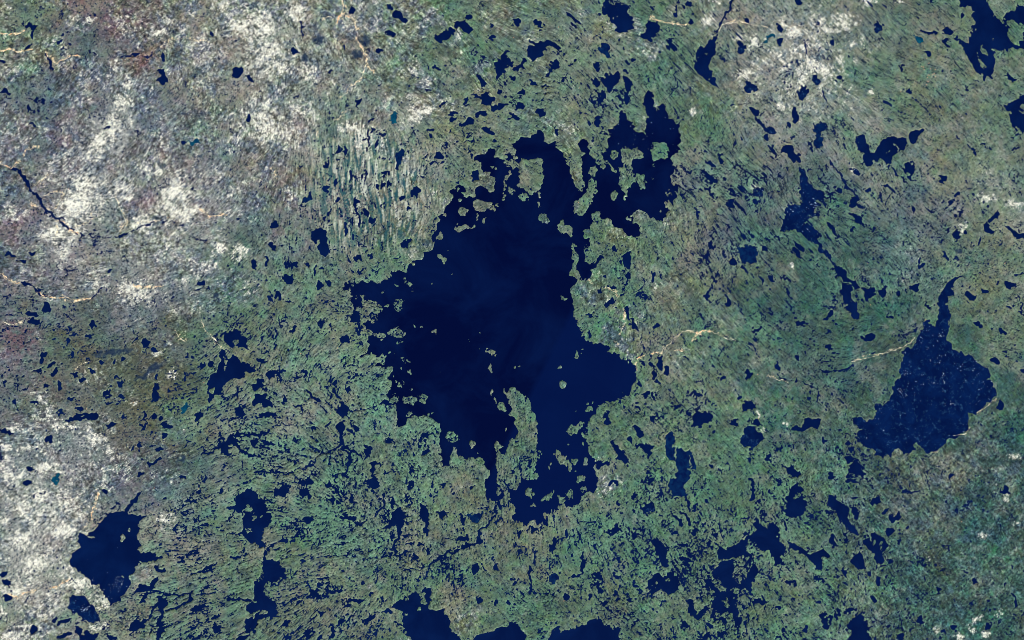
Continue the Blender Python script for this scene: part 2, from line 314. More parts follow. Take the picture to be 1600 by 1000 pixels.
E 1390,640,40,45,0 1525,640,30,50,0 1480,335,36,65,0 1485,860,16,80,0 925,270,35,80,0 860,275,16,60,0 970,315,30,50,0 890,345,24,45,0 910,385,30,20,0 793,400,24,36,0 845,460,36,30,0 885,480,20,50,0 815,265,20,25,0 490,90,22,50,0 900,40,35,25,0 775,548,40,20,20 1080,230,50,14,0 1105,585,30,50,0 1160,470,40,20,0 1420,488,30,20,0 1300,940,40,25,40 1240,915,30,30,0 1600,860,20,40,0 1320,370,14,40,30 1530,60,70,18,-15 740,755,45,20,40
S 785,230 830,228
S 850,208 920,208
S 1020,190 1090,192
S 1125,130 1150,90 1190,70 1250,72
S 1130,75 1180,90
P 920,208 1000,130 1060,75 1130,62
P 1250,72 1330,110 1400,125
P 670,95 710,10
P 630,130 680,150
S 770,270 775,310
H 1540,600,30,80,0 1570,690,30,50,0
T 1200 500
V 965,10 1000,5 1030,40 1055,50 1060,-3 1125,-3 1120,130 1160,180 1230,215 1280,220 1310,270 1390,300 1385,370 1405,410 1425,480 1370,510 1350,550 1300,580 1250,580 1255,650 1250,690 1200,715 1140,740 1090,790 1060,825 1020,830 1000,840 960,800 920,760 905,770 920,800 890,830 850,835 810,795 775,810 760,850 710,860 660,820 600,790 570,760 560,700 600,690 560,670 525,625 570,605 610,635 650,620 680,590 665,525 720,520 770,480 790,400 820,370 840,210 855,180 900,180 940,90 965,65
P 1425,490 1360,545 1305,582
P 1265,670 1230,710 1160,728
P 1020,830 1060,822
W 150,665 200,660 235,615 290,620 330,630 325,670 290,680 240,680 180,690
W 520,900 550,870 580,920 620,960 600,980 540,960 500,970
E 625,105,70,45,0 1325,35,65,24,45 1470,70,60,24,45 1415,255,70,34,20 1450,525,35,55,-15 1590,320,35,16,0 375,170,30,40,0 215,20,50,25,0 355,750,30,40,0 60,290,20,60,-30 500,770,40,20,0 560,745,60,14,60 150,945,90,45,45 510,865,45,40,0 390,975,30,45,0 0,860,35,50,0 235,815,20,25,0 1145,970,30,30,0 660,210,40,10,40 180,235,30,12,40 520,980,60,20,0
N 8 170,375 250,405 300,430 310,500
N 8 60,330 90,380 160,370
N 9 320,310 350,330 450,315 530,290
P 520,260 600,240 700,215 770,190 850,170 920,110
P 0,345 60,370 120,385
H 1540,850,70,40,0 100,645,40,30,0
T 0 750
W 730,200 790,190 800,215 890,215 920,235 880,260 870,300 850,330 870,380 890,410 870,440 900,455 1000,465 1040,465 1020,490 960,500 900,520 870,515 840,560 815,590 810,650 800,700 760,740 720,770 690,790 670,740 640,700 620,660 570,650 560,620 530,600 500,570 440,530 425,500 450,460 500,425 490,400 480,370 500,335 520,330 540,350 590,310 600,280 640,240 690,215
I 767,365,26,36,0 805,310,24,20,0 765,605,20,14,0
M 8 545,350 585,360
V 440,740 470,715 540,725 560,770 600,800 620,850 590,890 530,870 480,840 420,790
W 820,130 850,90 885,60 870,110 835,150
N 14 835,150 800,180 780,205
W 1480,90 1510,75 1570,55 1606,80 1606,400 1560,380 1520,340 1430,320 1500,320 1530,310 1520,260 1525,200 1480,200 1440,250 1425,240 1470,190 1400,180 1470,150 1475,120
I 1550,178,45,50,0 1560,310,30,20,0 1590,235,14,40,0
W 810,890 870,870 920,875 900,920 850,945 810,940
W 960,610 990,590 980,650 940,690 900,700
W 800,720 850,680 880,650 930,655 930,680 880,695 830,720
W 980,740 1040,745 1040,780 1020,850 1020,950 990,1000 960,995 990,920 990,830
N 12 940,690 1040,710 1120,715 1190,715
N 18 1200,700 1190,760 1110,790 1040,820
N 13 870,910 930,870 1000,740
N 14 1430,740 1530,755 1600,750
N 14 1560,960 1490,1000
N 6 1090,200 1150,260
E 410,880,80,35,-20 340,880,50,20,-60 550,980,100,50,0 400,970,100,30,-10 700,985,60,30,0 490,930,40,60,0 210,940,60,40,0 50,730,50,40,0 18,590,50,44,0 40,640,50,40,0 335,15,50,40,0 175,15,50,30,0 1000,560,70,24,30 1305,550,80,26,-20 1130,490,60,20,20 1245,800,70,30,-10 1350,930,50,60,0 1210,935,30,20,0 1470,490,70,14,20 1260,510,80,14,-30 1190,130,50,18,0 1210,265,30,30,0 1095,290,14,50,0 1380,70,30,50,0 1280,570,90,12,-10 1340,860,90,14,-30 900,740,24,60,20 1575,800,80,70,0 1570,905,90,90,0
F 655,75,30,40,0
S 615,70 605,130 580,180 570,250
S 310,680 360,665 430,625
S 50,710 120,735 160,700 230,690
P 520,300 540,290
P 480,390 485,410
H 130,180,80,80,0 40,250,60,60,0 230,510,130,100,0 400,320,120,60,0 130,370,100,100,0 10,820,60,60,0 500,640,200,90,0 640,760,120,100,0 260,100,100,70,0 80,690,120,50,0 620,920,120,60,0 90,980,160,50,0 1040,240,120,60,0 585,490,80,60,0 715,650,160,100,0 720,415,60,50,0 540,800,60,50,0
T 400 750
W -3,95 30,110 55,150 80,190 98,240 80,270 45,320 40,370 60,400 50,420 -3,400
W 50,480 100,500 140,500 160,540 190,560 160,590 150,630 120,640 60,640 50,700 100,740 130,760 130,830 150,860 50,860 -3,880 -3,640 40,620 50,570 30,540
I 32,225,14,14,0 45,835,50,30,0
W 340,700 400,705 400,740 360,750 345,735
W 560,740 660,745 700,745 660,770 600,765
W 380,820 410,820 420,850 395,865
W 660,905 700,850 710,800 715,850 745,855 700,890
W 780,825 830,800 850,825 820,835
W 850,790 910,735 960,715 1030,720 1060,680 1095,670 1090,740 1080,800 1120,815 1170,800 1195,840 1210,880 1210,930 1270,970 1280,1003 970,1003 940,960 905,920 925,890 910,840 930,820 900,810
I 940,745,28,20,0 1045,745,30,70,10 1018,808,16,20,0 940,838,26,16,0
W 1340,1003 1370,975 1440,960 1500,930 1560,905 1606,910 1606,1003
W 840,200 880,170 930,180 935,220 930,270 910,290 905,325 880,320 870,285 820,310 780,290 830,280 850,240
W 1015,150 1040,150 1075,180 1085,220 1085,260 1070,300 1080,340 1060,365 1045,330 1045,270 1030,210
W 1100,200 1140,190 1180,200 1180,230 1160,250 1130,210
B 1330,210 1390,200 1420,210 1395,255 1350,265 1340,235
B 1440,-3 1510,-3 1505,60 1500,100 1560,85 1570,95 1520,120 1490,140 1450,120 1430,60
W 1340,525 1390,518 1390,560 1380,590 1355,585
W 1370,725 1400,730 1420,735 1395,770 1380,775
W 490,235 550,225 560,195 580,225 630,240 620,260 590,260 560,240
N 13 45,390 50,450 65,490
N 10 330,650 340,700
N 8 575,880 610,840
N 10 450,920 550,880
N 7 870,880 905,915
N 13 905,330 880,370 860,430 840,465 790,490
N 14 800,100 790,150 765,210
N 13 1500,160 1500,200 1450,270 1400,320 1405,370 1390,395 1310,420 1250,440 1180,465 1110,510 1070,570 1060,600
N 10 1560,0 1570,50 1600,80
N 8 210,265 300,255 380,220
N 7 620,260 700,320
N 8 175,340 178,380
N 10 265,315 250,360 220,400
N 8 480,405 560,400
N 6 400,330 440,285
N 6 355,440 380,370
N 5 150,475 400,475 600,470 640,485
N 7 760,550 750,650
N 9 900,550 960,558 1050,545
N 6 1210,650 1330,610
N 8 890,660 915,680 910,710
E 155,68,80,80,0 245,750,70,24,0 190,890,50,40,0 395,660,30,26,0 400,980,36,50,0 330,955,30,50,0 360,940,20,20,0 480,950,30,60,0 720,710,24,24,0 665,640,30,40,0 790,755,14,50,0 850,150,30,60,0 855,350,30,50,0 1285,235,30,80,-20 1400,385,40,50,0 1310,415,60,24,-10 1295,365,50,35,0 1490,535,24,50,0 1500,768,34,36,0 1580,765,24,30,0 730,25,80,55,0 600,120,70,24,20 470,130,60,24,40 460,30,40,40,0 310,15,80,30,0 300,75,50,50,0 325,95,20,60,0 970,40,30,50,0 945,110,16,50,-20 1100,30,14,60,0 1360,45,50,25,0 330,245,80,40,0 170,380,35,24,0 300,500,40,24,0 985,485,30,26,0 930,460,16,50,0 1030,400,50,24,0 960,400,60,18,0 1020,620,12,60,0
T 800 750
W 60,-3 535,-3 530,50 490,80 440,105 430,140 390,155 345,160 320,150 300,170 250,190 215,215 225,250 220,285 200,285 190,260 130,265 90,275 40,255 10,255 15,180 -3,160 -3,60 40,40
L 340,90 360,50 385,70 375,115 345,120
L 300,100 340,115 330,150 300,150
L 90,50 130,50 135,90 110,120 90,90
L 195,115 230,85 260,55 268,70 235,110 220,140
I 450,60,30,40,0 20,30,50,50,0 200,218,30,24,0 135,160,16,12,0
B 990,-3 1075,-3 1060,30 1080,70 1100,110 1060,115 1030,100 1000,75 960,40
W 985,195 1010,200 1050,235 1075,285 1060,290 1020,250
V 805,180 825,150 860,140 890,160 900,185 870,205 820,200
W 600,330 640,270 660,260 665,300 685,315 650,320 620,350
W 865,375 930,375 970,430 965,480 985,540 960,560 930,510 900,450
W 840,660 870,610 910,590 940,610 970,560 1020,610 1050,630 1040,690 1000,715 970,720 940,690 900,705 850,690
I 900,645,12,10,0 885,670,14,12,0 978,622,11,11,0
W 510,640 540,640 570,690 560,705 530,680
W 350,620 380,595 430,580 420,540 440,500 470,490 460,540 440,570 420,600 370,620
W 235,450 240,400 265,360 285,360 270,390 255,450
B 230,590 260,575 290,590 285,620 260,650 235,630
W 1195,618 1255,615 1265,650 1310,700 1420,700 1400,770 1420,850 1430,900 1400,920 1380,870 1340,830 1290,830 1245,790 1260,740 1270,700 1210,670
W 1090,745 1140,740 1140,790 1160,820 1200,790 1240,800 1210,830 1170,870 1130,860 1100,820
W 1520,260 1540,240 1560,290 1606,300 1606,430 1560,440 1500,370 1480,380 1460,440 1500,460 1500,500 1490,540 1480,600 1440,650 1400,640 1380,600 1400,540 1440,500 1450,470 1380,490 1310,500 1270,460 1290,420 1340,430 1400,410 1440,370 1480,340 1510,340
W 1500,520 1530,520 1530,590 1500,650 1490,720 1470,680 1400,680 1330,700 1330,650 1260,600 1260,560 1310,510 1380,500 1400,560 1390,620 1430,660 1470,600
L 1440,500 1480,490 1480,560 1450,620 1420,650 1385,620 1390,570
I 1335,775,50,30,30 1360,850,40,30,0 1340,740,12,14,0
W 1210,880 1260,890 1260,920 1230,930
W -3,890 40,890 55,930 80,960 80,1003 -3,1003
W 230,970 250,940 290,905 310,920 290,950 350,945 400,920 460,900 490,870 540,870 570,890 610,905 640,940 665,925 680,1003 230,1003
N 13 1090,110 1110,185
N 15 1060,200 1110,265
N 11 440,450 440,500
N 13 115,550 110,640 110,690
N 22 1490,0 1510,60 1500,120
N 8 1120,590 1160,610 1200,625
N 10 850,290 870,370
E 930,215,14,30,0 765,350,30,35,0 540,600,40,35,0 345,335,36,50,0 148,475,14,45,0 50,335,24,50,0 15,625,35,30,0 335,730,34,45,0 485,730,26,35,0 650,705,30,35,0 655,600,50,24,40 120,300,40,30,0 1140,325,34,50,0 1010,330,40,20,-20 760,100,24,40,0 610,222,20,20,0 660,150,24,30,0 930,95,30,24,0 1080,410,60,20,10 1090,490,60,24,10 1540,760,70,35,0 1080,910,40,50,0 1315,870,60,24,20 1300,960,60,50,0 1220,970,40,30,0 1240,400,20,60,0 1270,340,20,60,0 1220,280,24,40,0 1540,140,30,24,0 640,15,50,24,0 770,655,40,20,20 785,690,30,20,0 840,445,24,20,0 875,815,26,26,0 930,775,16,20,0 575,770,30,30,0 740,750,30,30,0 780,880,40,16,0
T 1200 750
W 130,50 170,20 220,40 230,80 200,85 160,85 160,105 200,115 235,120 245,190 220,215 120,235 110,210 120,180 110,110 125,95
W -3,270 45,280 70,320 65,370 110,430 110,460 85,480 110,540 60,530 30,480 -3,430
W 120,380 160,400 220,430 260,470 290,460 350,430 390,480 330,490 340,560 330,580 300,550 270,520 230,480 180,440 130,430
W 360,145 385,90 420,90 430,130 500,170 500,230 500,270 560,320 575,345 540,340 480,290 450,250 430,200 395,170
W 585,370 640,385 640,340 680,330 720,360 750,400 740,430 715,450 720,510 690,520 665,490 660,450 620,430 600,400
I 662,388,22,22,0 705,410,20,45,0 652,465,14,12,0
W 735,305 770,305 805,320 780,340 745,340
W 635,140 670,110 695,95 695,130 680,160 650,160
W 520,180 550,175 575,205 570,245 545,240
W 760,225 800,230 805,200 825,205 825,240 790,265 765,260
W 515,490 550,460 570,440 590,490 605,560 570,560 530,530
W 460,540 490,570 500,620 475,600
W 680,600 705,600 695,650 675,670
W 310,840 360,815 380,840 410,860 390,900 370,930 345,920 330,870
I 370,850,16,20,0 375,880,14,16,0
W 495,900 530,850 570,835 610,880 630,920 620,950 650,1003 500,1003 480,950
I 500,965,26,50,0
I 540,845,24,24,0
N 8 490,340 490,460
E 732,192,36,34,0 400,385,30,80,0 635,590,30,40,0 145,640,80,26,10 310,615,40,20,0 440,845,36,70,0 515,815,60,24,0 955,870,40,50,0 1065,685,60,24,55 1290,630,45,35,-20 1480,60,50,40,0 910,72,100,18,0 525,3,90,14,0 980,605,12,40,0 1545,750,24,80,-20 1580,830,50,14,30 1600,560,16,40,0 755,915,30,24,0 830,980,40,30,0 655,745,24,24,0 1100,945,36,24,0 1160,920,36,40,0 1380,910,36,40,0 860,800,20,30,0 220,715,16,30,0 320,765,30,24,0 100,935,30,36,0 230,930,30,30,0 120,840,24,12,0 60,795,24,16,0 875,290,20,30,0 820,385,20,30,0 1520,540,14,35,0 1485,640,14,30,0 1230,570,40,12,10 110,290,16,60,0 545,110,50,14,0 380,210,24,30,0
D 875,145,50,24,30
H 1490,110,50,50,0 1435,830,50,45,0 1315,870,80,45,0 1340,345,60,50,0 1545,270,40,24,0 1050,935,45,40,0 1190,980,60,40,0 1360,960,50,60,0 1440,25,24,24,0 1010,490,20,20,0 1270,930,60,50,0
T 1200 0
H 210,290,120,40,-15 340,440,140,50,0 200,450,80,80,0 270,390,70,70,0 470,140,160,100,0 400,190,90,60,0 620,15,90,50,0 820,20,80,30,0 210,530,60,60,0 520,280,60,40,0 90,660,80,40,0 640,570,40,30,0 160,200,80,60,0
T 800 0
H 1420,230,90,50,0 1520,270,80,80,0 1450,470,120,60,0 1280,10,90,30,0 1230,120,90,60,0 1130,700,60,40,0
T 0 0
H 1490,170,160,70,0 980,210,140,60,0 770,640,120,90,0 700,770,100,80,0 620,910,90,120,0 550,130,100,50,0 1380,40,100,60,0 1060,130,60,40,0 790,540,60,60,0 1590,130,100,100,0
T 400 0
H 60,350,160,200,0 60,180,140,160,0 60,800,160,200,0 240,60,120,100,0 1040,690,150,40,0 980,750,120,60,0 600,800,180,60,0 700,880,200,160,0 160,420,140,100,0
T 0 250
H 560,150,200,60,0 1100,170,150,160,0 480,260,160,140,0 880,400,160,100,0 1500,580,100,100,0 1380,540,100,60,0 800,240,80,30,0 360,470,100,80,0 480,440,100,50,0 1150,310,200,80,0 850,830,200,160,0
T 800 250
H 1530,180,80,40,0
T 1200 250
H 1220,430,60,60,0 530,60,50,50,0 160,655,50,40,0 1360,240,120,40,0 1550,270,120,50,0
"""

# ------------------------------------------------------------------ survey grid
PX = 1.25                                   # photograph pixels per grid cell
MX, MY = 48, 40                             # margin cells beyond the frame
NX, NY = int(1600 / PX) + 1 + 2 * MX, int(1000 / PX) + 1 + 2 * MY
gx = (np.arange(NX) - MX) * PX; gy = (np.arange(NY) - MY) * PX
CX, CY = np.meshgrid(gx, gy)
IX, IY = int(1600 / PX) + 1, int(1000 / PX) + 1      # inner size

def up(a, ny, nx):                          # smooth (cubic) enlargement of a small random grid
    def axis(n, m):
        t = np.linspace(1, m - 2.001, n); i = t.astype(int); f = t - i
        return i, f
    def w(f):
        return [((-f + 2) * f - 1) * f / 2, ((3 * f - 5) * f * f + 2) / 2, ((-3 * f + 4) * f + 1) * f / 2, ((f - 1) * f * f) / 2]
    iy, fy = axis(ny, a.shape[0]); ix, fx = axis(nx, a.shape[1])
    b = sum(wk[:, None] * a[np.clip(iy + k - 1, 0, a.shape[0] - 1)] for k, wk in enumerate(w(fy)))
    return sum(wk[None, :] * b[:, np.clip(ix + k - 1, 0, a.shape[1] - 1)] for k, wk in enumerate(w(fx)))

def noise(size):                            # smooth noise with features about `size` cells, unit variance
    a = up(rng.standard_normal((int(NY / size) + 5, int(NX / size) + 5)).astype(np.float32), NY, NX)
    return ((a - a.mean()) / a.std()).astype(np.float32)

def fbm(size, octs=4, gain=0.6):
    t = 0; g = 1.0
    for k in range(octs):
        t = t + g * noise(max(size / 2 ** k, 1.01)); g *= gain
    return ((t - t.mean()) / t.std()).astype(np.float32)

def blur(a, s):
    r = max(1, int(round(s)))
    for _ in range(2):
        for ax in (0, 1):
            p = np.pad(a, [(r + 1, r) if k == ax else (0, 0) for k in (0, 1)], mode='edge').cumsum(axis=ax, dtype=np.float64)
            if ax == 0: a = (p[2 * r + 1:] - p[:-2 * r - 1]) / (2 * r + 1)
            else: a = (p[:, 2 * r + 1:] - p[:, :-2 * r - 1]) / (2 * r + 1)
    return a.astype(np.float32)

def sstep(a, b, x):
    t = np.clip((x - a) / (b - a), 0, 1); return t * t * (3 - 2 * t)

# mirrored coordinates: beyond the frame the country goes on in the same manner
def mirror(v, hi): v = np.abs(v); return np.where(v > hi, 2 * hi - v, v)

wx = 1.3 * noise(5) + 0.7 * noise(2.4); wy = 1.3 * noise(5) + 0.7 * noise(2.4)
nA, nB = noise(1.9), noise(3.4)
QX = mirror(CX + wx, 1600).astype(np.float32); QY = mirror(CY + wy, 1000).astype(np.float32)

W = np.full((NY, NX), -99, np.float32)      # signed distance to traced water (px, positive inside)
R = np.full((NY, NX), -99, np.float32)      # the same for streams and channels
KIND = np.zeros((NY, NX), np.int8)          # 0 navy, 1 blue, 2 teal, 3 green, 4 flecked
DIM = np.zeros((NY, NX), np.float32); BRI = np.zeros((NY, NX), np.float32)
RIDGES = []; 
LANDOPS = []

def window(x0, x1, y0, y1, pad=8):
    """all grid windows whose mirrored coordinates may fall in a box"""
    i0 = int((x0 - pad) / PX) + MX; i1 = int((x1 + pad) / PX) + MX + 2
    j0 = int((y0 - pad) / PX) + MY; j1 = int((y1 + pad) / PX) + MY + 2
    if i0 < 2 * MX + 6: i0 = 0
    if i1 > NX - 2 * MX - 6: i1 = NX
    if j0 < 2 * MY + 6: j0 = 0
    if j1 > NY - 2 * MY - 6: j1 = NY
    return slice(max(j0, 0), min(j1, NY)), slice(max(i0, 0), min(i1, NX))

def seg_dist(px, py, pts, closed):
    d2 = np.full(px.shape, 1e9, np.float32); ins = np.zeros(px.shape, bool)
    n = len(pts)
    for k in range(n if closed else n - 1):
        ax, ay = pts[k]; bx, by = pts[(k + 1) % n]
        ex, ey = bx - ax, by - ay; L = ex * ex + ey * ey + 1e-9
        t = np.clip(((px - ax) * ex + (py - ay) * ey) / L, 0, 1)
        d2 = np.minimum(d2, (px - ax - t * ex) ** 2 + (py - ay - t * ey) ** 2)
        if closed and ay != by:
            ins ^= ((ay > py) != (by > py)) & (px < ex * (py - ay) / (by - ay) + ax)
    d = np.sqrt(d2)
    return np.where(ins, d, -d) if closed else d

def put(field, sl, sd, kind=None):
    if kind is not None:
        m = sd > np.maximum(field[sl], -0.8); KIND[sl][m] = kind
    field[sl] = np.maximum(field[sl], sd)

def ell(c, px, py):
    cx, cy, a, b, t = c; t = math.radians(t); ct, st = math.cos(t), math.sin(t)
    u = (px - cx) * ct + (py - cy) * st; v = -(px - cx) * st + (py - cy) * ct
    r = np.sqrt((u / (a / 2)) ** 2 + (v / (b / 2)) ** 2) + 1e-6
    return (1 - r) * min(a, b) / 2

ox = oy = 0
land_jobs = []
for line in DATA.strip().splitlines():
    tk = line.split(); op = tk[0]
    if op == 'T': ox, oy = float(tk[1]), float(tk[2]); continue
    width = None
    if op in 'NM': width = float(tk[1]) / 4; tk = [op] + tk[2:]
    items = [[float(q) for q in t.split(',')] for t in tk[1:]]
    if op in 'WBGVLNMSP':
        pts = []
        for x, y in items:
            if x >= 1600 and op in 'WBGVL': x = 1608
            if x <= 0 and op in 'WBGVL': x = -8
            if y >= 1000 and op in 'WBGVL': y = 1008
            if y <= 0 and op in 'WBGVL': y = -8
            pts.append((ox + x / 4, oy + y / 4))
        xs = [p[0] for p in pts]; ys = [p[1] for p in pts]
        if op in 'SP': RIDGES.append((op, pts)); continue
        if op in 'LM': land_jobs.append((op, pts, width)); continue
        sl = window(min(xs), max(xs), min(ys), max(ys))
        if op == 'N':
            put(R, sl, width / 2 + 0.1 - seg_dist(QX[sl], QY[sl], pts, False))
        else:
            put(W, sl, seg_dist(QX[sl], QY[sl], pts, True), {'W': 0, 'B': 1, 'G': 2, 'V': 4}[op])
    else:
        for c in items:
            c = [ox + c[0] / 4, oy + c[1] / 4, c[2] / 4, c[3] / 4, c[4]]
            if op == 'I': land_jobs.append(('I', c, None)); continue
            m = max(c[2], c[3]) / 2 * (1.6 if op in 'DH' else 1)
            sl = window(c[0] - m, c[0] + m, c[1] - m, c[1] + m)
            if op in 'DH':
                cc = list(c); cc[2] *= 1.5; cc[3] *= 1.5
                v = np.clip(ell(cc, QX[sl], QY[sl]) / (min(cc[2], cc[3]) / 2), 0, 1)
                F = DIM if op == 'D' else BRI
                F[sl] = np.maximum(F[sl], v)
            else:
                c[2] = max(c[2], 2.2); c[3] = max(c[3], 2.2)
                sm = min(c[2], c[3]); put(W, sl, ell(c, QX[sl], QY[sl]) * 1.25 + 0.2 + (0.10 * sm * nB[sl] + 0.45 * nA[sl]) * (sm > 3), {'E': 0, 'F': 2, 'K': 3, 'Q': 4}[op])
for op, d, width in land_jobs:
    if op == 'I':
        m = max(d[2], d[3]) / 2; sl = window(d[0] - m, d[0] + m, d[1] - m, d[1] + m)
        d[2] = max(d[2], 2.4); d[3] = max(d[3], 2.4)
        sd = ell(d, QX[sl], QY[sl]) * 1.2 + 0.3
    else:
        xs = [p[0] for p in d]; ys = [p[1] for p in d]
        sl = window(min(xs), max(xs), min(ys), max(ys))
        sd = seg_dist(QX[sl], QY[sl], d, True) if op == 'L' else width / 2 + 0.2 - seg_dist(QX[sl], QY[sl], d, False)
    W[sl] = np.minimum(W[sl], -sd)

# ------------------------------------------------------------------ regional character of the country
ANG = """20 20 20 40 60 60 30 35 35 35 40 50 45 35 30 45
120 120 120 90 80 80 30 35 35 60 45 50 50 35 40 40
0 120 130 130 90 90 80 30 30 80 50 50 55 50 45 40
20 0 150 150 90 90 90 150 60 80 55 55 45 45 50 30
0 170 160 150 110 30 30 30 60 80 60 50 45 45 60 20
170 170 170 120 110 150 150 90 90 80 60 50 40 150 60 40
170 170 170 140 30 60 50 80 80 50 50 50 50 50 50 50
160 160 160 160 15 70 60 80 90 60 60 60 60 60 50 50
150 150 0 165 165 160 80 85 85 60 60 60 50 60 50 60
150 150 165 160 160 140 80 60 30 60 60 60 50 60 60 60"""
DEN = """3 2 1 1 1 1 1 3 4 2 3 2 2 2 2 2
2 2 1 2 1 1 2 4 4 5 3 2 2 2 1 2
2 1 1 1 1 3 3 4 4 4 4 4 4 3 3 2
2 2 1 2 2 4 3 5 3 3 3 5 5 4 4 3
4 3 2 4 5 6 5 5 4 3 4 4 4 5 3 3
4 5 5 5 6 6 6 5 4 3 3 3 4 4 3 3
3 4 4 6 6 6 6 4 5 5 5 4 4 3 3 3
3 2 3 7 7 7 7 5 5 5 6 5 5 5 4 3
2 2 5 6 6 7 7 6 6 6 7 7 6 5 4 3
3 4 7 7 7 6 6 4 5 6 6 8 6 4 4 3"""
STR = """1 1 1 1 2 2 3 7 7 6 7 8 4 8 8 6
1 1 1 1 1 3 3 6 6 6 7 4 2 8 6 5
1 1 2 2 4 7 6 4 4 5 6 8 7 6 5 4
2 2 2 3 5 9 6 3 3 4 7 8 8 7 5 2
5 3 2 2 4 3 3 3 3 3 5 7 7 6 4 2
3 2 2 4 5 4 3 3 3 3 4 5 4 4 3 4
2 2 2 6 5 4 3 3 4 4 4 5 4 3 3 3
1 1 2 6 6 4 4 5 6 4 4 4 4 3 3 1
1 1 7 7 7 4 4 5 9 5 4 4 5 4 1 1
1 2 8 8 6 4 4 3 3 5 4 5 5 4 1 1"""
COV = """o r t p p t o g o o g t t o o g
s s m t o t o o g o g o p g o o
m s m m p p p o g g g o s t o o
m t p m m t o o o g t s d d s o
m s s g o o g o g g o o d d d o
s k k g o b b o g g o g d d d g
s s k b t b b g g g g g d d d d
s m s b b o b o g g g g g d o d
p t t o g b o o o g g g g d d d
t p o o o o g g g g g g g g d d"""
def grid(txt, f=float): return np.array([[f(v) for v in r.split()] for r in txt.splitlines()])
def sample(g, qx, qy):
    u = np.clip(qx / 100 - 0.5, 0, g.shape[1] - 1.001); v = np.clip(qy / 100 - 0.5, 0, g.shape[0] - 1.001)
    i = u.astype(int); j = v.astype(int); a = u - i; b = v - j
    if g.ndim == 3: a = a[..., None]; b = b[..., None]
    return (g[j, i] * (1 - a) + g[j, i + 1] * a) * (1 - b) + (g[j + 1, i] * (1 - a) + g[j + 1, i + 1] * a) * b
MXq, MYq = mirror(CX, 1600), mirror(CY, 1000)
A = np.radians(grid(ANG)); c2 = sample(np.cos(2 * A), MXq, MYq); s2 = sample(np.sin(2 * A), MXq, MYq)
TH = 0.5 * np.arctan2(s2, c2) + 0.16 * noise(40)
TH = TH.astype(np.float32)
den = np.clip(sample(grid(DEN), MXq, MYq) + 1.1 * noise(36) + 0.7 * noise(14), 0.3, 9).astype(np.float32)
for cx_, cy_, r_, a_ in ((585, 290, 85, 1.3), (555, 330, 60, 1.0), (700, 470, 40, 1.5), (610, 480, 45, 3.0), (1060, 900, 60, 1.5), (1130, 930, 70, 2)):
    den += a_ * np.exp(-((MXq - cx_) ** 2 + (MYq - cy_) ** 2) / r_ ** 2)

J0, I0 = np.meshgrid(np.arange(NY), np.arange(NX), indexing='ij')
dx, dy = np.cos(TH), np.sin(TH)
def lic(src, K, step):                      # noise drawn out along the local grain of the land
    t = np.zeros_like(src); ws = 0
    for k in range(-K, K + 1):
        w = 1 - abs(k) / (K + 1)
        i = np.clip((I0 + k * step * dx + 0.5).astype(np.int32), 0, NX - 1)
        j = np.clip((J0 + k * step * dy + 0.5).astype(np.int32), 0, NY - 1)
        t += w * src[j, i]; ws += w
    return ((t - t.mean()) / t.std()).astype(np.float32)
white = rng.standard_normal((NY, NX)).astype(np.float32)
L1 = lic(white, 4, 1.0); LT = lic(rng.standard_normal((NY, NX)).astype(np.float32), 5, 1.3); LM = lic(noise(1.35), 7, 1.4); L2p = None
L2 = lic(noise(1.9), 6, 1.2)
L3 = lic(noise(3.6), 7, 2.0)
L2p = L2
ST = np.clip(sample(grid(STR), MXq, MYq) / 8 + 0.1 * noise(30), 0, 1).astype(np.float32)
sa, sb = ST ** 0.7, np.sqrt(1 - ST ** 1.4)
L1 = sa * L1 + sb * (0.75 * white + 0.65 * noise(1.8)); L2 = sa * L2 + sb * noise(2.6); L3 = sa * L3 + sb * noise(4.5)
iso = noise(3.2); iso2 = noise(1.7); iso8 = noise(8); iso20 = noise(20)

# ------------------------------------------------------------------ water mask
def quant(p):                               # upper-tail normal quantile
    t = np.sqrt(-2 * np.log(np.clip(p, 1e-5, 0.5)))
    return t - (2.30753 + 0.27061 * t) / (1 + 0.99229 * t + 0.04481 * t * t)
Pn = 0.85 * L2 + 0.28 * L3 + 0.22 * iso + 0.42 * iso2; Pn /= Pn.std()
frac = 0.00075 * den ** 2.25 + 0.0015
Pw = (Pn - quant(frac)) * 1.5 + 0.35 * (L1 - 0.4)    # px-like signed distance of untraced ponds
LMs = (0.35 + 0.65 * sa) * LM + 0.8 * sb * noise(1.7) + 0.25 * noise(5); LMs /= LMs.std()
Pw = np.maximum(Pw, (LMs - quant(0.0006 * den ** 2.35 + 0.001 + 0.02 * np.clip(ST - 0.4, 0, 1) * sstep(850, 950, MXq) * sstep(650, 560, MYq))) * 1.7 + 0.15)
# crooked cracks and creeks, drawn out with the grain
veinf = sa * lic(noise(6.0), 5, 1.6) + sb * noise(6.0) + 0.16 * iso2 + 0.22 * noise(3.0)
veing = sa * lic(noise(10.0), 4, 2.0) + sb * noise(9.0) + 0.2 * iso + 0.1 * iso2
vmask = noise(9); vmask2 = noise(13)
V1 = 1 - np.abs(veinf) / 0.16; V2 = 1 - np.abs(veing) / 0.12
Pw = np.maximum(Pw, np.where(vmask > 1.9 - 0.24 * den, (0.09 + 0.012 * den - np.abs(veinf)) * 9, -9))
Pw = np.maximum(Pw, np.where(vmask2 > 2.3 - 0.26 * den, (0.07 + 0.008 * den - np.abs(veing)) * 12, -9))
rag = (0.55 * iso2 + 0.45 * L1) * (0.2 + 0.07 * den) + 1.5 * ST ** 2 * L2p
Wd = W + np.where(W > -20, rag, 0)
Rd = R + 0.25 * iso2
traced = (Wd > 0); river = (Rd > 0) & ~traced
deep_in = np.maximum(Wd, Rd)
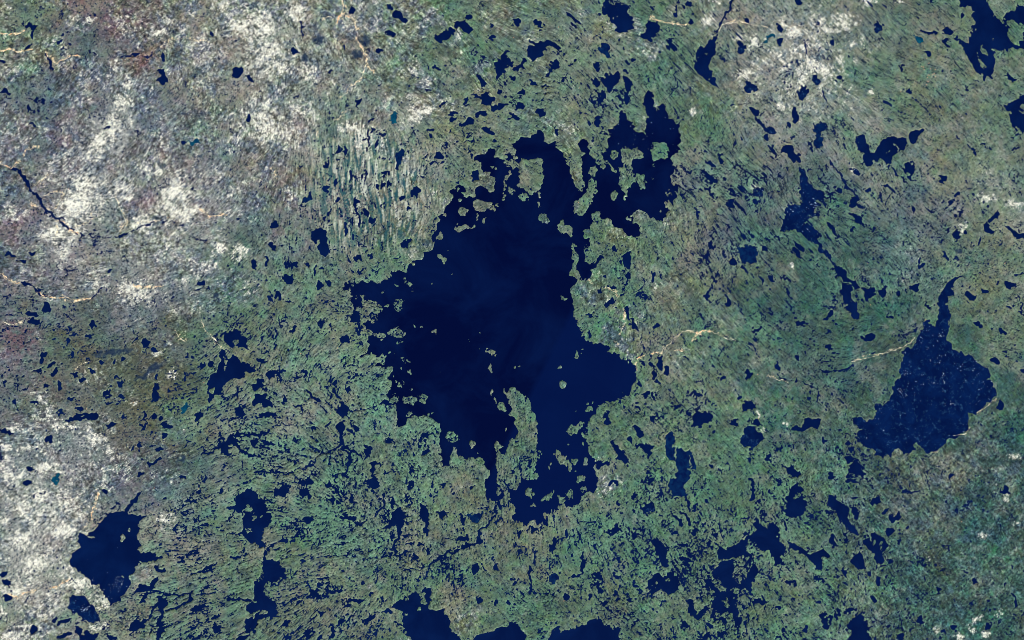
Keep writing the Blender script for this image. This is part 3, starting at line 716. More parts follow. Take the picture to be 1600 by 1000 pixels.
# untraced ponds stay off the inside of traced islands' shores only by their own noise
SD = np.maximum(deep_in, np.where(W > -0.2, -9, Pw))
F = np.clip(0.5 + SD / 2.6, 0, 1)           # 0.5 = shoreline
water = F > 0.5

def components(mask):
    """row-run union-find; returns label image (0 = none) and areas"""
    parent = [0]
    def find(a):
        while parent[a] != a: parent[a] = parent[parent[a]]; a = parent[a]
        return a
    lab = np.zeros(mask.shape, np.int32); prev = []
    m = np.pad(mask, ((0, 0), (1, 1))).astype(np.int8); d = np.diff(m, axis=1)
    rows, st = np.nonzero(d == 1); _, en = np.nonzero(d == -1)
    ids = np.arange(1, len(rows) + 1); parent = list(range(len(rows) + 1))
    ptr = np.searchsorted(rows, np.arange(mask.shape[0] + 1))
    stl, enl = st.tolist(), en.tolist()
    for r in range(1, mask.shape[0]):
        a, a1 = ptr[r - 1], ptr[r]; b, b1 = ptr[r], ptr[r + 1]
        while a < a1 and b < b1:
            if stl[a] < enl[b] and stl[b] < enl[a]:
                x, y = find(a + 1), find(b + 1)
                if x != y: parent[max(x, y)] = min(x, y)
            if enl[a] < enl[b]: a += 1
            else: b += 1
    root = np.array([find(k) for k in range(len(rows) + 1)])
    for r, s, e, k in zip(rows.tolist(), stl, enl, range(1, len(rows) + 1)): lab[r, s:e] = root[k]
    areas = np.bincount(lab.ravel(), minlength=len(root)); areas[0] = 0
    return lab, areas

def absorb(lab, free, n=3):                 # neighbouring free water joins the body it touches
    for _ in range(n):
        for ax, s in ((0, 1), (0, -1), (1, 1), (1, -1)):
            q = np.roll(lab, s, axis=ax); m = free & (lab == 0) & (q > 0); lab[m] = q[m]
    return lab
tl, _ = components(traced & water)
rl, _ = components(river & water)
off = int(tl.max()) + 1
LAB = tl.copy(); m = (LAB == 0) & (rl > 0); LAB[m] = rl[m] + off
RIV_OFF = off
LAB = absorb(LAB, water, 3)
pl, _ = components(water & (LAB == 0)); off2 = int(LAB.max()) + 1
m = pl > 0; LAB[m] = pl[m] + off2
inner = (CX >= 0) & (CX <= 1600) & (CY >= 0) & (CY <= 1000)
area_all = np.bincount(LAB.ravel()); area_in = np.bincount(LAB[inner].ravel(), minlength=len(area_all)); area_in[0] = 0

# ------------------------------------------------------------------ islands
land = ~water
il, ia = components(land)
main_land = int(np.argmax(ia))
ia_in = np.bincount(il[inner].ravel(), minlength=len(ia)); ia_in[0] = 0; ia_in[main_land] = 0
# neighbours of an island must mostly be traced water, otherwise it is a scrap of mainland between channels
near = np.zeros(len(ia)); tot = np.zeros(len(ia))
big = np.isin(LAB, np.nonzero(area_all > 900)[0]) & (LAB > 0)
for ax, s in ((0, 1), (0, -1), (1, 1), (1, -1)):
    q = np.roll(LAB, s, axis=ax); bq = np.roll(big, s, axis=ax); e = land & (q > 0)
    tot += np.bincount(il[e], minlength=len(ia)); near += np.bincount(il[e & bq], minlength=len(ia))
isl_ok = (ia_in > 0) & (near > 0.3 * np.maximum(tot, 1)) & (ia < 60000)

# ------------------------------------------------------------------ relief
shore = np.clip((0.5 - F) * 2, 0, 1)
relief = 0.06 + 0.018 * L1 + 0.022 * L2 + 0.028 * L3 + 0.02 * iso + 0.012 * iso2 + 0.05 * noise(12) + 0.09 * noise(30)
relief = np.clip(relief + 0.05, 0.02, 1)
H = np.where(water, -0.12 * (F - 0.5) * 2 - 0.002, 0.004 + shore ** 0.8 * relief).astype(np.float32)

# ------------------------------------------------------------------ land cover (ground colours, mixed as sRGB then made linear)
def lin(r, g, b):
    c = np.array([r, g, b]) / 255.0
    return np.where(c <= 0.04045, c / 12.92, ((c + 0.055) / 1.055) ** 2.4)
def lin_arr(c):
    c = np.clip(c, 0, 255) / 255.0
    return np.where(c <= 0.04045, c / 12.92, ((c + 0.055) / 1.055) ** 2.4)
PAL = {'g': (88, 116, 94), 'o': (103, 118, 100), 't': (124, 130, 118), 'm': (112, 114, 116), 'p': (134, 138, 124),
       'd': (62, 90, 82), 'b': (104, 134, 112), 'r': (124, 106, 98), 's': (98, 110, 114), 'k': (86, 92, 74)}
G = np.array([[PAL[v] for v in r.split()] for r in COV.splitlines()], float)
cwx, cwy = 30 * fbm(40, 4) , 30 * fbm(40, 4)
col = sample(G, mirror(CX + cwx, 1600), mirror(CY + cwy, 1000)).astype(np.float32)
def mix(c, to, f):
    f = np.clip(f, 0, 1)[..., None]; return c * (1 - f) + np.asarray(to, np.float32) * f
dull = sstep(3.8, 1.2, den) * sstep(1250, 900, MXq)    # dry western uplands are mottled far more than the lake country
east = sstep(1180, 1400, MXq) * sstep(560, 760, MYq)
patch = fbm(10, 4, 0.7); patch2 = fbm(16, 4, 0.75); patch3 = fbm(7, 3, 0.8); patch4 = fbm(26, 5, 0.75)
# hue wanders from clump to clump
hue_a = fbm(55, 4, 0.7); hue_b = fbm(34, 5, 0.72)
for n_, v in ((hue_a, (6, 0, -2)), (hue_b, (-5, 3, -1)), (patch2, (4, 0, -3)), (patch, (-3, 3, -1)), (patch3, (1, -1, 4)), (noise(3), (1, 0, -1))):
    col += n_[..., None] * np.array(v, np.float32) * (0.55 + 0.2 * dull + 0.15 * east)[..., None]
col *= (1 + (0.03 + 0.05 * dull + 0.05 * east) * patch4 + (0.02 + 0.05 * dull + 0.05 * east) * patch)[..., None]
col = mix(col, (136, 130, 120), 0.42 * sstep(0.4, 1.9, patch4))
col = mix(col, (86, 90, 116), (0.05 + 0.6 * dull) * sstep(0.5, 1.7, patch3 * 0.45 + patch4 * 0.5 + hue_b * 0.7))
col = mix(col, (66, 80, 104), (0.6 * dull + 0.35 * east) * sstep(0.7, 1.7, -patch2))
col = mix(col, (50, 82, 74), (0.34 + 0.4 * east) * sstep(0.4, 1.9, -patch))
col = mix(col, (104, 150, 116), 0.42 * sstep(0.4, 2.0, -hue_a + 0.5 * patch) * sstep(2.5, 6, den) * (1 - 0.8 * east))
red = np.exp(-(((MXq - 28) / 34) ** 2 + ((MYq - 528) / 34) ** 2)) + 0.7 * np.exp(-(((MXq - 185) / 45) ** 2 + ((MYq - 28) / 30) ** 2)) + 0.35 * np.exp(-(((MXq - 80) / 70) ** 2 + ((MYq - 590) / 30) ** 2)) + 0.3 * np.exp(-(((MXq - 215) / 50) ** 2 + ((MYq - 730) / 40) ** 2))
col = mix(col, (118, 84, 92), 0.75 * np.clip(red * (0.7 + 0.35 * patch3), 0, 1))
burst = fbm(5, 3, 0.9); burst2 = noise(1.6)
# pale thin-soiled ground: broad, feathered, full of dark holes
nwhite = np.exp(-(((MXq - 1262) / 70) ** 2 + ((MYq - 95) / 75) ** 2))
soft = np.zeros((NY, NX), np.float32); dusk = np.zeros((NY, NX), np.float32)
for cx_, cy_, rx_, ry_, a_ in ((215, 140, 26, 26, .6), (170, 205, 26, 30, .8), (135, 285, 34, 30, .8), (105, 345, 30, 26, .8), (180, 190, 30, 60, .4), (150, 290, 60, 60, .55), (110, 370, 60, 40, .6), (230, 430, 130, 70, .42), (300, 320, 80, 70, .5), (420, 90, 110, 60, .55), (440, 200, 70, 60, .5), (640, 185, 60, 50, .3),
        (50, 800, 80, 90, .75), (40, 910, 80, 70, .7), (120, 700, 70, 40, .45), (270, 810, 50, 40, .35), (1260, 90, 100, 90, .55), (1420, 420, 60, 60, .3), (1550, 310, 70, 60, .3), (1250, 575, 60, 25, .25), (880, 130, 90, 120, .22)):
    soft += a_ * np.exp(-((MXq + 14 * hue_a - cx_) / rx_) ** 2 - ((MYq + 14 * hue_b - cy_) / ry_) ** 2)
for cx_, cy_, rx_, ry_, a_ in ((200, 600, 120, 90, .35), (280, 728, 90, 22, .6), (130, 250, 50, 60, .3), (240, 230, 60, 40, .25), (210, 40, 90, 40, .3), (20, 410, 80, 30, .4), (1450, 800, 120, 120, .22), (240, 480, 160, 20, .3)):
    dusk += a_ * np.exp(-((MXq + 14 * hue_b - cx_) / rx_) ** 2 - ((MYq + 10 * hue_a - cy_) / ry_) ** 2)
pale = BRI * 1.1 + 0.45 * nwhite * sstep(-0.8, 1.0, patch2) + 0.38 * dull * sstep(-0.2, 1.8, patch4 + 0.6 * patch) + 0.10 * sstep(300, 60, MXq) * sstep(560, 700, MYq)
col = mix(col, (56, 66, 80), 0.55 * dusk)
brown = np.exp(-((MXq + 20 * hue_a - 185) / 120) ** 2 - ((MYq + 16 * hue_b - 600) / 75) ** 2)
col = mix(col, (94, 94, 74), 0.55 * brown)
col = mix(col, (62, 104, 128), 0.6 * nwhite * sstep(0.3, 1.4, patch3))
col = mix(col, (164, 166, 160), 0.9 * soft * (1 - 0.5 * sstep(0, 1.5, -patch2)))
pale = pale + 0.34 * soft * sstep(-0.8, 1.2, patch4 + 0.6 * patch) + 0.12 * soft
# crisp small-scale detail along the grain
fine = 0.62 * L1 + 0.5 * L2 + 0.22 * white + 0.26 * burst2 + 0.3 * iso; fine /= fine.std()
vein = np.clip(V1, 0, 1) * sstep(-0.6, 0.9, vmask + 0.5 * patch) + 0.8 * np.clip(V2, 0, 1) * sstep(-0.3, 1.2, vmask2)
fine = fine - 1.15 * vein
amp = 0.09 + 0.15 * dull + 0.12 * east
col *= np.clip(1 + amp * np.clip(fine, -3, 3), 0.2, 2)[..., None]
speck = 0.9 * (0.3 + 0.7 * sa) * LT + sb * (0.4 * burst2 + 0.5 * L1 + 0.3 * white) + 0.25 * burst2 - 0.4 * vein; speck /= speck.std()
thr = 1.75 - 0.125 * den * (1 - dull) - 0.05 * dull - 0.28 * east - 0.38 * ST * sstep(900, 1000, MXq) * sstep(650, 560, MYq) + 0.1 * sstep(6, 8, den)
bog = sstep(thr - 0.3, thr + 0.45, -speck) * (0.88 - 0.1 * dull)
bog = np.maximum(bog, 0.75 * sstep(0.25, 1.0, vein) * (0.5 + 0.5 * dull + 0.06 * den).clip(0, 1))
col = mix(col, (8, 28, 52), bog)
crest = sstep(0.8, 2.7, fine)
col = mix(col, (200, 204, 174), crest * (0.14 + 0.68 * dull + 0.18 * east + 0.2 * nwhite))
gate = sstep(0.02, 0.22, pale)
lich2 = gate * sstep(0.35, 1.5, 1.5 * pale + 0.34 * burst + 0.36 * fine)
col = mix(col, (214, 212, 192), 0.72 * lich2)
lich = gate * sstep(1.08, 1.7, 1.36 * pale + 0.30 * burst + 0.46 * fine + 0.22 * white - 0.35 * np.clip(V2, 0, 1) - 0.3 * np.clip(V1, 0, 1))
col = mix(col, (248, 246, 230), 0.88 * lich)
# fluted ground with pale ribs and teal hollows west of the great lake
rib = np.exp(-(((MXq - 580) / 90) ** 4 + ((MYq - 300) / 92) ** 4))
ribf = 1.1 * lic(noise(2.0), 8, 1.3) + 0.5 * L3 + 0.35 * L1
col = mix(col, (206, 210, 192), 0.85 * rib * sstep(0.3, 1.6, ribf))
col = mix(col, (26, 74, 86), 0.85 * rib * sstep(0.4, 1.7, -ribf))
col = mix(col, (24, 42, 70), 0.8 * sstep(0.0, 0.7, DIM + 0.12 * iso))
# paler shore strip, wet margins round the pools
rim = sstep(-2.8, -0.8, SD) * (SD < 0)
col = mix(col, (142, 162, 128), 0.34 * rim * sstep(-30, 2, W))
wetr = sstep(-1.0, 0, Pw) * (SD < 0) * (1 - sstep(-3, -1, W))
col = mix(col, (24, 50, 62), 0.45 * wetr)
SAND = np.zeros((NY, NX), np.float32)
for op, pts in RIDGES:
    xs = [p[0] for p in pts]; ys = [p[1] for p in pts]
    sl = window(min(xs), max(xs), min(ys), max(ys), 10)
    d = seg_dist(MXq[sl] + 1.5 * iso[sl], MYq[sl] + 1.5 * iso8[sl], pts, False)
    ampl = 0.7 if op == 'S' else 0.42
    SAND[sl] = np.maximum(SAND[sl], ampl * np.clip(1 - d / 3.2, 0, 1))
col = mix(col, (250, 226, 180), 0.85 * sstep(0.02, 0.15, SAND) * sstep(0.3, 1.0, SAND + 0.24 * burst2 + 0.2 * white))
spk = rng.random((NY, NX)) < (0.00006 + 0.07 * np.exp(-(((MXq - 1452) / 11) ** 2 + ((MYq - 112) / 13) ** 2)))
col[spk] = (206, 160, 128)
col = np.clip(lin_arr(col), 0.003, 0.9).astype(np.float32)

# ------------------------------------------------------------------ materials
def new_mat(name):
    m = bpy.data.materials.new(name); m.use_nodes = True
    n = m.node_tree.nodes; return m, n, m.node_tree.links, n['Principled BSDF']
def ground_mat():
    m, n, l, b = new_mat('tundra_ground')
    at = n.new('ShaderNodeAttribute'); at.attribute_name = 'ground_cover'
    tc = n.new('ShaderNodeTexCoord')
    nz = n.new('ShaderNodeTexNoise'); nz.inputs['Scale'].default_value = 3.2; nz.inputs['Detail'].default_value = 3; nz.inputs['Roughness'].default_value = 0.7
    l.new(tc.outputs['Object'], nz.inputs['Vector'])
    mr = n.new('ShaderNodeMapRange'); mr.inputs['From Min'].default_value = 0.3; mr.inputs['From Max'].default_value = 0.7
    mr.inputs['To Min'].default_value = 0.8; mr.inputs['To Max'].default_value = 1.2
    l.new(nz.outputs['Fac'], mr.inputs['Value'])
    mu = n.new('ShaderNodeVectorMath'); mu.operation = 'SCALE'
    l.new(at.outputs['Color'], mu.inputs[0]); l.new(mr.outputs['Result'], mu.inputs['Scale'])
    l.new(mu.outputs['Vector'], b.inputs['Base Color'])
    b.inputs['Roughness'].default_value = 0.95; b.inputs['Specular IOR Level'].default_value = 0.1
    return m
def far_mat():
    m, n, l, b = new_mat('far_tundra_ground')
    tc = n.new('ShaderNodeTexCoord')
    def nz(s, d, r): 
        q = n.new('ShaderNodeTexNoise'); q.inputs['Scale'].default_value = s; q.inputs['Detail'].default_value = d; q.inputs['Roughness'].default_value = r
        l.new(tc.outputs['Object'], q.inputs['Vector']); return q
    a = nz(0.05, 10, 0.78); r1 = n.new('ShaderNodeValToRGB'); l.new(a.outputs['Fac'], r1.inputs['Fac'])
    e = r1.color_ramp.elements; e[0].position = 0.34; e[0].color = (*lin(50, 78, 76), 1); e[1].position = 0.68; e[1].color = (*lin(178, 176, 160), 1)
    for p_, c_ in ((0.44, (86, 112, 92)), (0.52, (104, 118, 104)), (0.58, (128, 128, 116))):
        k = r1.color_ramp.elements.new(p_); k.color = (*lin(*c_), 1)
    g = nz(2.2, 4, 0.8); g2 = n.new('ShaderNodeMapRange'); l.new(g.outputs['Fac'], g2.inputs['Value'])
    g2.inputs['From Min'].default_value = 0.3; g2.inputs['From Max'].default_value = 0.7; g2.inputs['To Min'].default_value = 0.4; g2.inputs['To Max'].default_value = 1.5
    gm = n.new('ShaderNodeVectorMath'); gm.operation = 'SCALE'; l.new(r1.outputs['Color'], gm.inputs[0]); l.new(g2.outputs['Result'], gm.inputs['Scale'])
    w = nz(0.16, 11, 0.8); r2 = n.new('ShaderNodeValToRGB'); l.new(w.outputs['Fac'], r2.inputs['Fac'])
    r2.color_ramp.elements[0].position = 0.40; r2.color_ramp.elements[0].color = (1, 1, 1, 1); r2.color_ramp.elements[1].position = 0.41; r2.color_ramp.elements[1].color = (0, 0, 0, 1)
    mx = n.new('ShaderNodeMix'); mx.data_type = 'RGBA'
    l.new(r2.outputs['Color'], mx.inputs['Factor']); l.new(gm.outputs['Vector'], mx.inputs['A']); mx.inputs['B'].default_value = (*lin(4, 18, 66), 1)
    l.new(mx.outputs['Result'], b.inputs['Base Color']); b.inputs['Roughness'].default_value = 0.9; b.inputs['Specular IOR Level'].default_value = 0.1
    return m
def water_mat(name, c0, c1, scale, lo=0.4, hi=0.65, fleck=None, seam=False):
    m, n, l, b = new_mat(name)
    tc = n.new('ShaderNodeTexCoord')
    nz = n.new('ShaderNodeTexNoise'); nz.inputs['Scale'].default_value = scale; nz.inputs['Detail'].default_value = 6; nz.inputs['Roughness'].default_value = 0.62
    nz.inputs['Distortion'].default_value = 0.6
    l.new(tc.outputs['Object'], nz.inputs['Vector'])
    mr = n.new('ShaderNodeMapRange'); mr.inputs['From Min'].default_value = lo; mr.inputs['From Max'].default_value = hi
    l.new(nz.outputs['Fac'], mr.inputs['Value'])
    mx = n.new('ShaderNodeMix'); mx.data_type = 'RGBA'; mx.inputs['A'].default_value = (*lin(*c0), 1); mx.inputs['B'].default_value = (*lin(*c1), 1)
    l.new(mr.outputs['Result'], mx.inputs['Factor']); out = mx.outputs['Result']
    if seam:                                # paler tone beyond the image-mosaic seam, painted into the south-eastern basin
        sx = n.new('ShaderNodeSeparateXYZ'); l.new(tc.outputs['Object'], sx.inputs['Vector'])
        q = n.new('ShaderNodeMath'); q.operation = 'MULTIPLY_ADD'; l.new(sx.outputs['Y'], q.inputs[0]); q.inputs[1].default_value = -0.5; l.new(sx.outputs['X'], q.inputs[2])
        q2 = n.new('ShaderNodeMapRange'); l.new(q.outputs[0], q2.inputs['Value'])
        q2.inputs['From Min'].default_value = 12.5; q2.inputs['From Max'].default_value = 14.5; q2.inputs['To Max'].default_value = 0.7
        q3 = n.new('ShaderNodeMapRange'); l.new(sx.outputs['Y'], q3.inputs['Value']); q3.inputs['From Min'].default_value = 16; q3.inputs['From Max'].default_value = 6
        q4 = n.new('ShaderNodeMath'); q4.operation = 'MULTIPLY'; l.new(q2.outputs[0], q4.inputs[0]); l.new(q3.outputs[0], q4.inputs[1])
        m2 = n.new('ShaderNodeMix'); m2.data_type = 'RGBA'; l.new(q4.outputs[0], m2.inputs['Factor']); l.new(out, m2.inputs['A']); m2.inputs['B'].default_value = (*lin(2, 21, 70), 1)
        out = m2.outputs['Result']
    if fleck:
        nf = n.new('ShaderNodeTexNoise'); nf.inputs['Scale'].default_value = fleck; nf.inputs['Detail'].default_value = 7; nf.inputs['Roughness'].default_value = 0.75
        l.new(tc.outputs['Object'], nf.inputs['Vector'])
        m5 = n.new('ShaderNodeMapRange'); l.new(nf.outputs['Fac'], m5.inputs['Value']); m5.inputs['From Min'].default_value = 0.54; m5.inputs['From Max'].default_value = 0.72; m5.inputs['To Max'].default_value = 0.75
        m3 = n.new('ShaderNodeMix'); m3.data_type = 'RGBA'; l.new(m5.outputs['Result'], m3.inputs['Factor']); l.new(out, m3.inputs['A']); m3.inputs['B'].default_value = (*lin(70, 120, 165), 1)
        nm = n.new('ShaderNodeTexNoise'); nm.inputs['Scale'].default_value = fleck * 0.35; nm.inputs['Detail'].default_value = 3
        l.new(tc.outputs['Object'], nm.inputs['Vector'])
        mm = n.new('ShaderNodeMapRange'); l.new(nm.outputs['Fac'], mm.inputs['Value']); mm.inputs['From Min'].default_value = 0.42; mm.inputs['From Max'].default_value = 0.6
        mp = n.new('ShaderNodeMath'); mp.operation = 'MULTIPLY'; l.new(m5.outputs['Result'], mp.inputs[0]); l.new(mm.outputs['Result'], mp.inputs[1]); l.new(mp.outputs[0], m3.inputs['Factor'])
        out = m3.outputs['Result']
    l.new(out, b.inputs['Base Color'])
    b.inputs['Roughness'].default_value = 0.12; b.inputs['IOR'].default_value = 1.33; b.inputs['Specular IOR Level'].default_value = 0.25
    return m
GROUND = ground_mat(); FAR = far_mat()
WM = {0: water_mat('navy_water', (1, 18, 62), (4, 27, 74), 0.08), 1: water_mat('blue_water', (2, 20, 66), (8, 42, 84), 0.5),
      2: water_mat('teal_water', (4, 52, 84), (14, 84, 104), 0.5), 3: water_mat('green_water', (0, 108, 92), (10, 130, 104), 0.5),
      4: water_mat('ice_mottled_water', (1, 18, 62), (4, 30, 78), 0.2, fleck=0.75)}
WMAIN = water_mat('deep_lake_water', (0, 8, 50), (3, 21, 66), 0.05, 0.42, 0.68, seam=True)
ICE, n_, l_, b_ = new_mat('ice'); 
tc_ = n_.new('ShaderNodeTexCoord'); nz_ = n_.new('ShaderNodeTexNoise'); nz_.inputs['Scale'].default_value = 0.9; l_.new(tc_.outputs['Object'], nz_.inputs['Vector'])
rp_ = n_.new('ShaderNodeValToRGB'); l_.new(nz_.outputs['Fac'], rp_.inputs['Fac']); rp_.color_ramp.elements[0].position = 0.35; rp_.color_ramp.elements[1].position = 0.7
rp_.color_ramp.elements[0].color = (*lin(40, 84, 134), 1); rp_.color_ramp.elements[1].color = (*lin(190, 212, 236), 1)
l_.new(rp_.outputs['Color'], b_.inputs['Base Color']); b_.inputs['Roughness'].default_value = 0.6
def sand_mat(name, a, b2):
    m, n, l, b = new_mat(name); tc = n.new('ShaderNodeTexCoord')
    nz = n.new('ShaderNodeTexNoise'); nz.inputs['Scale'].default_value = 1.6; nz.inputs['Detail'].default_value = 4; l.new(tc.outputs['Object'], nz.inputs['Vector'])
    rp = n.new('ShaderNodeValToRGB'); l.new(nz.outputs['Fac'], rp.inputs['Fac'])
    rp.color_ramp.elements[0].position = 0.35; rp.color_ramp.elements[1].position = 0.62
    rp.color_ramp.elements[0].color = (*lin(*a), 1); rp.color_ramp.elements[1].color = (*lin(*b2), 1)
    l.new(rp.outputs['Color'], b.inputs['Base Color']); b.inputs['Roughness'].default_value = 0.95; b.inputs['Specular IOR Level'].default_value = 0.1
    return m
SANDM = {'S': sand_mat('orange_sand', (222, 168, 112), (255, 244, 210)), 'P': sand_mat('pale_sand', (190, 180, 150), (250, 244, 218))}

# ------------------------------------------------------------------ mesh helpers
def mesh_from(name, co, quads, smooth=True, colors=None):
    me = bpy.data.meshes.new(name); nv, nf = len(co), len(quads); k = quads.shape[1]
    me.vertices.add(nv); me.vertices.foreach_set('co', np.ascontiguousarray(co, np.float32).ravel())
    me.loops.add(nf * k); me.loops.foreach_set('vertex_index', np.ascontiguousarray(quads, np.int32).ravel())
    me.polygons.add(nf); me.polygons.foreach_set('loop_start', np.arange(0, nf * k, k, dtype=np.int32))
    me.polygons.foreach_set('use_smooth', np.full(nf, smooth))
    if colors is not None:
        at = me.color_attributes.new('ground_cover', 'FLOAT_COLOR', 'POINT')
        at.data.foreach_set('color', np.concatenate([colors, np.ones((nv, 1))], 1).astype(np.float32).ravel())
    me.update(); return me
def link(name, me, mat, loc=(0, 0, 0), **props):
    me.materials.append(mat); o = bpy.data.objects.new(name, me); o.location = loc; C.objects.link(o)
    for k, v in props.items():
        if v: o[k] = v
    return o
X = ((CX - 800) * KM).astype(np.float32); Y = ((500 - CY) * KM).astype(np.float32)
VID = np.arange(NX * NY).reshape(NY, NX)
ALLQ = np.stack([VID[1:, :-1], VID[1:, 1:], VID[:-1, 1:], VID[:-1, :-1]], -1)
CO = np.stack([X, Y, H], -1).reshape(-1, 3); COLF = col.reshape(-1, 3)

# island numbers by cell; a cell belongs to an island when any corner does
order = [k for k in np.argsort(-ia_in * isl_ok) if isl_ok[k] and ia_in[k] >= 1]
solo = [k for k in order if ia_in[k] >= 7][:260]
isl_vertex = np.zeros((NY, NX), np.int32)
lut = np.zeros(len(ia), np.int32)
for k in order: lut[k] = -1
for n_i, k in enumerate(solo): lut[k] = n_i + 1
isl_vertex = lut[il]
def corners(a): return np.stack([a[1:, :-1], a[1:, 1:], a[:-1, 1:], a[:-1, :-1]], -1)
ci = corners(isl_vertex); cell_i = ci.max(-1); cell_n = ci.min(-1)
cell_i = np.where(cell_i > 0, cell_i, np.where(cell_n < 0, -1, 0))

def sub_mesh(name, sel, center=True):
    q = ALLQ[sel].reshape(-1, 4); u, inv = np.unique(q, return_inverse=True)
    co = CO[u].copy(); loc = np.zeros(3)
    if center:
        loc = np.array([co[:, 0].mean(), co[:, 1].mean(), 0.0]); co = co - loc
    return mesh_from(name, co, inv.reshape(-1, 4), True, COLF[u]), loc

me, _ = sub_mesh('terrain', cell_i == 0, False)
link('terrain', me, GROUND, kind='structure')

# country beyond the survey, far past the picture's edge
def ring():
    xs = np.concatenate([np.linspace(-1500, X[0, 0], 60), np.linspace(X[0, -1], 1500, 60)])
    xa = np.unique(np.concatenate([xs, np.linspace(X[0, 0], X[0, -1], 60)]))
    ya = np.unique(np.concatenate([np.linspace(-1500, Y[-1, 0], 60), np.linspace(Y[0, 0], 1500, 60), np.linspace(Y[-1, 0], Y[0, 0], 40)]))
    gxx, gyy = np.meshgrid(xa, ya); z = 0.05 * np.sin(gxx * 0.11) * np.cos(gyy * 0.13)
    ids = np.arange(gxx.size).reshape(gxx.shape)
    q = np.stack([ids[:-1, :-1], ids[:-1, 1:], ids[1:, 1:], ids[1:, :-1]], -1)
    cx = (gxx[:-1, :-1] + gxx[:-1, 1:]) / 2; cy = (gyy[:-1, :-1] + gyy[1:, :-1]) / 2
    keep = ~((cx > X[0, 0]) & (cx < X[0, -1]) & (cy > Y[-1, 0]) & (cy < Y[0, 0]))
    zz = np.where((gxx > X[0, 0] - 1) & (gxx < X[0, -1] + 1) & (gyy > Y[-1, 0] - 1) & (gyy < Y[0, 0] + 1), 0.0, z)
    return mesh_from('plain', np.stack([gxx, gyy, zz], -1).reshape(-1, 3), q[keep].reshape(-1, 4), True)
link('plain', ring(), FAR, kind='structure')

# ------------------------------------------------------------------ describing things
def stats(mask_idx):
    j, i = mask_idx; x = gx[i]; y = gy[j]; cx, cy = x.mean(), y.mean()
    if len(x) < 3: return cx, cy, 1, 0, len(x) * PX * PX, x, y
    cv = np.cov(np.stack([x, y])) + np.eye(2) * 0.12; ev, evec = np.linalg.eigh(cv)
    ang = math.degrees(math.atan2(evec[1, 1], evec[0, 1])) % 180
    return cx, cy, math.sqrt(ev[1] / ev[0]), ang, len(x) * PX * PX, x, y
def shape_words(asp, ang, rough):
    if asp < 1.35: return 'ragged' if rough else 'rounded'
    lean = 'level' if ang < 20 or ang > 160 else ('right-falling' if ang < 70 else ('upright' if ang <= 110 else 'right-rising'))
    return lean + (' oval' if asp < 2.2 else (' elongated' if asp < 3.6 else ' thread-like'))
def direction(ax, ay, bx, by):
    a = math.degrees(math.atan2(by - ay, bx - ax)) % 360
    return ['right of', 'below right of', 'below', 'below left of', 'left of', 'above left of', 'above', 'above right of'][int((a + 22.5) // 45) % 8]
ORD = ['nearest', 'second nearest', 'third nearest', 'fourth nearest', 'fifth nearest', 'sixth nearest', 'seventh nearest', 'eighth nearest', 'ninth nearest', 'tenth nearest'] + ['farthest'] * 60
LAND = [(625, 25, 'the bean-shaped lake top centre-left'), (695, 55, 'the plump oval lake'), (250, 120, 'the bow-tie lake upper left'), (972, 35, 'the lobed lake at top centre'),
 (1108, 100, 'the wedge-shaped upper lake'), (1540, 60, 'the island-strewn corner lake'), (1388, 235, 'the jagged comb-edged lake'), (1588, 185, 'the hooked right-edge lake'),
 (500, 376, 'the teardrop lake'), (865, 103, 'the crescent lake'), (1245, 335, 'the speckled three-armed lake'), (1335, 460, 'the river-like lake'), (1168, 397, 'the mid-blue squarish lake'),
 (1460, 600, 'the great triangular lake'), (350, 580, 'the fan-shaped left lake'), (240, 618, 'the figure-eight pond'), (1173, 685, 'the round dark lake'), (1097, 655, 'the kidney-shaped lake'),
 (1063, 730, 'the blue strand-like lake'), (165, 840, 'the lower-left rounded lake'), (128, 950, 'the white-mottled oval lake'), (398, 800, 'the ring-shaped lake'), (439, 767, 'the small circular lake'),
 (618, 808, 'the twin-lobed lake'), (665, 812, 'the wedge-shaped lower lake'), (665, 965, 'the wide bottom-edge lake'), (905, 985, 'the domed bottom-edge lake'), (1045, 912, 'the winged lake'),
 (1165, 890, 'the maze-like lower lake'), (1244, 785, 'the blocky lower-right lake'), (1313, 795, 'the boot-shaped lake'), (1340, 980, 'the lower-right bottom lake'), (535, 640, 'the notched lake pair'),
 (1480, 470, 'the narrow neck-shaped lake'), (100, 340, 'the pale sandy river junction'), (75, 95, 'the sandy top-left comma'), (575, 110, 'the orange sand fork')]
def describe(items, noun):
    """items: dicts cx cy size words; fills label, one of a kind each"""
    buckets = {}
    for it in items:
        best = sorted((math.hypot(it['cx'] - a, it['cy'] - b), t, a, b) for a, b, t in LAND if math.hypot(it['cx'] - a, it['cy'] - b) > 9)
        d, t, a, b = best[0]; it['d'] = d; it['near'] = t; it['dir'] = direction(a, b, it['cx'], it['cy'])
        buckets.setdefault((it['words'], it['near'], it['dir']), []).append(it)
    for key, lst in buckets.items():
        lst.sort(key=lambda q: q['d'])
        for n, it in enumerate(lst):
            o = ORD[n] + ' one ' if len(lst) > 1 else ''
            it['label'] = f"{it['words']} {noun}, {o}{it['dir']} {it['near']}"
def cells_of(labimg, wanted):
    flat = labimg.ravel(); idx = np.argsort(flat, kind='stable'); s = flat[idx]
    out = {}
    for k in wanted:
        a, b = np.searchsorted(s, [k, k + 1]); out[k] = np.unravel_index(idx[a:b], labimg.shape)
    return out

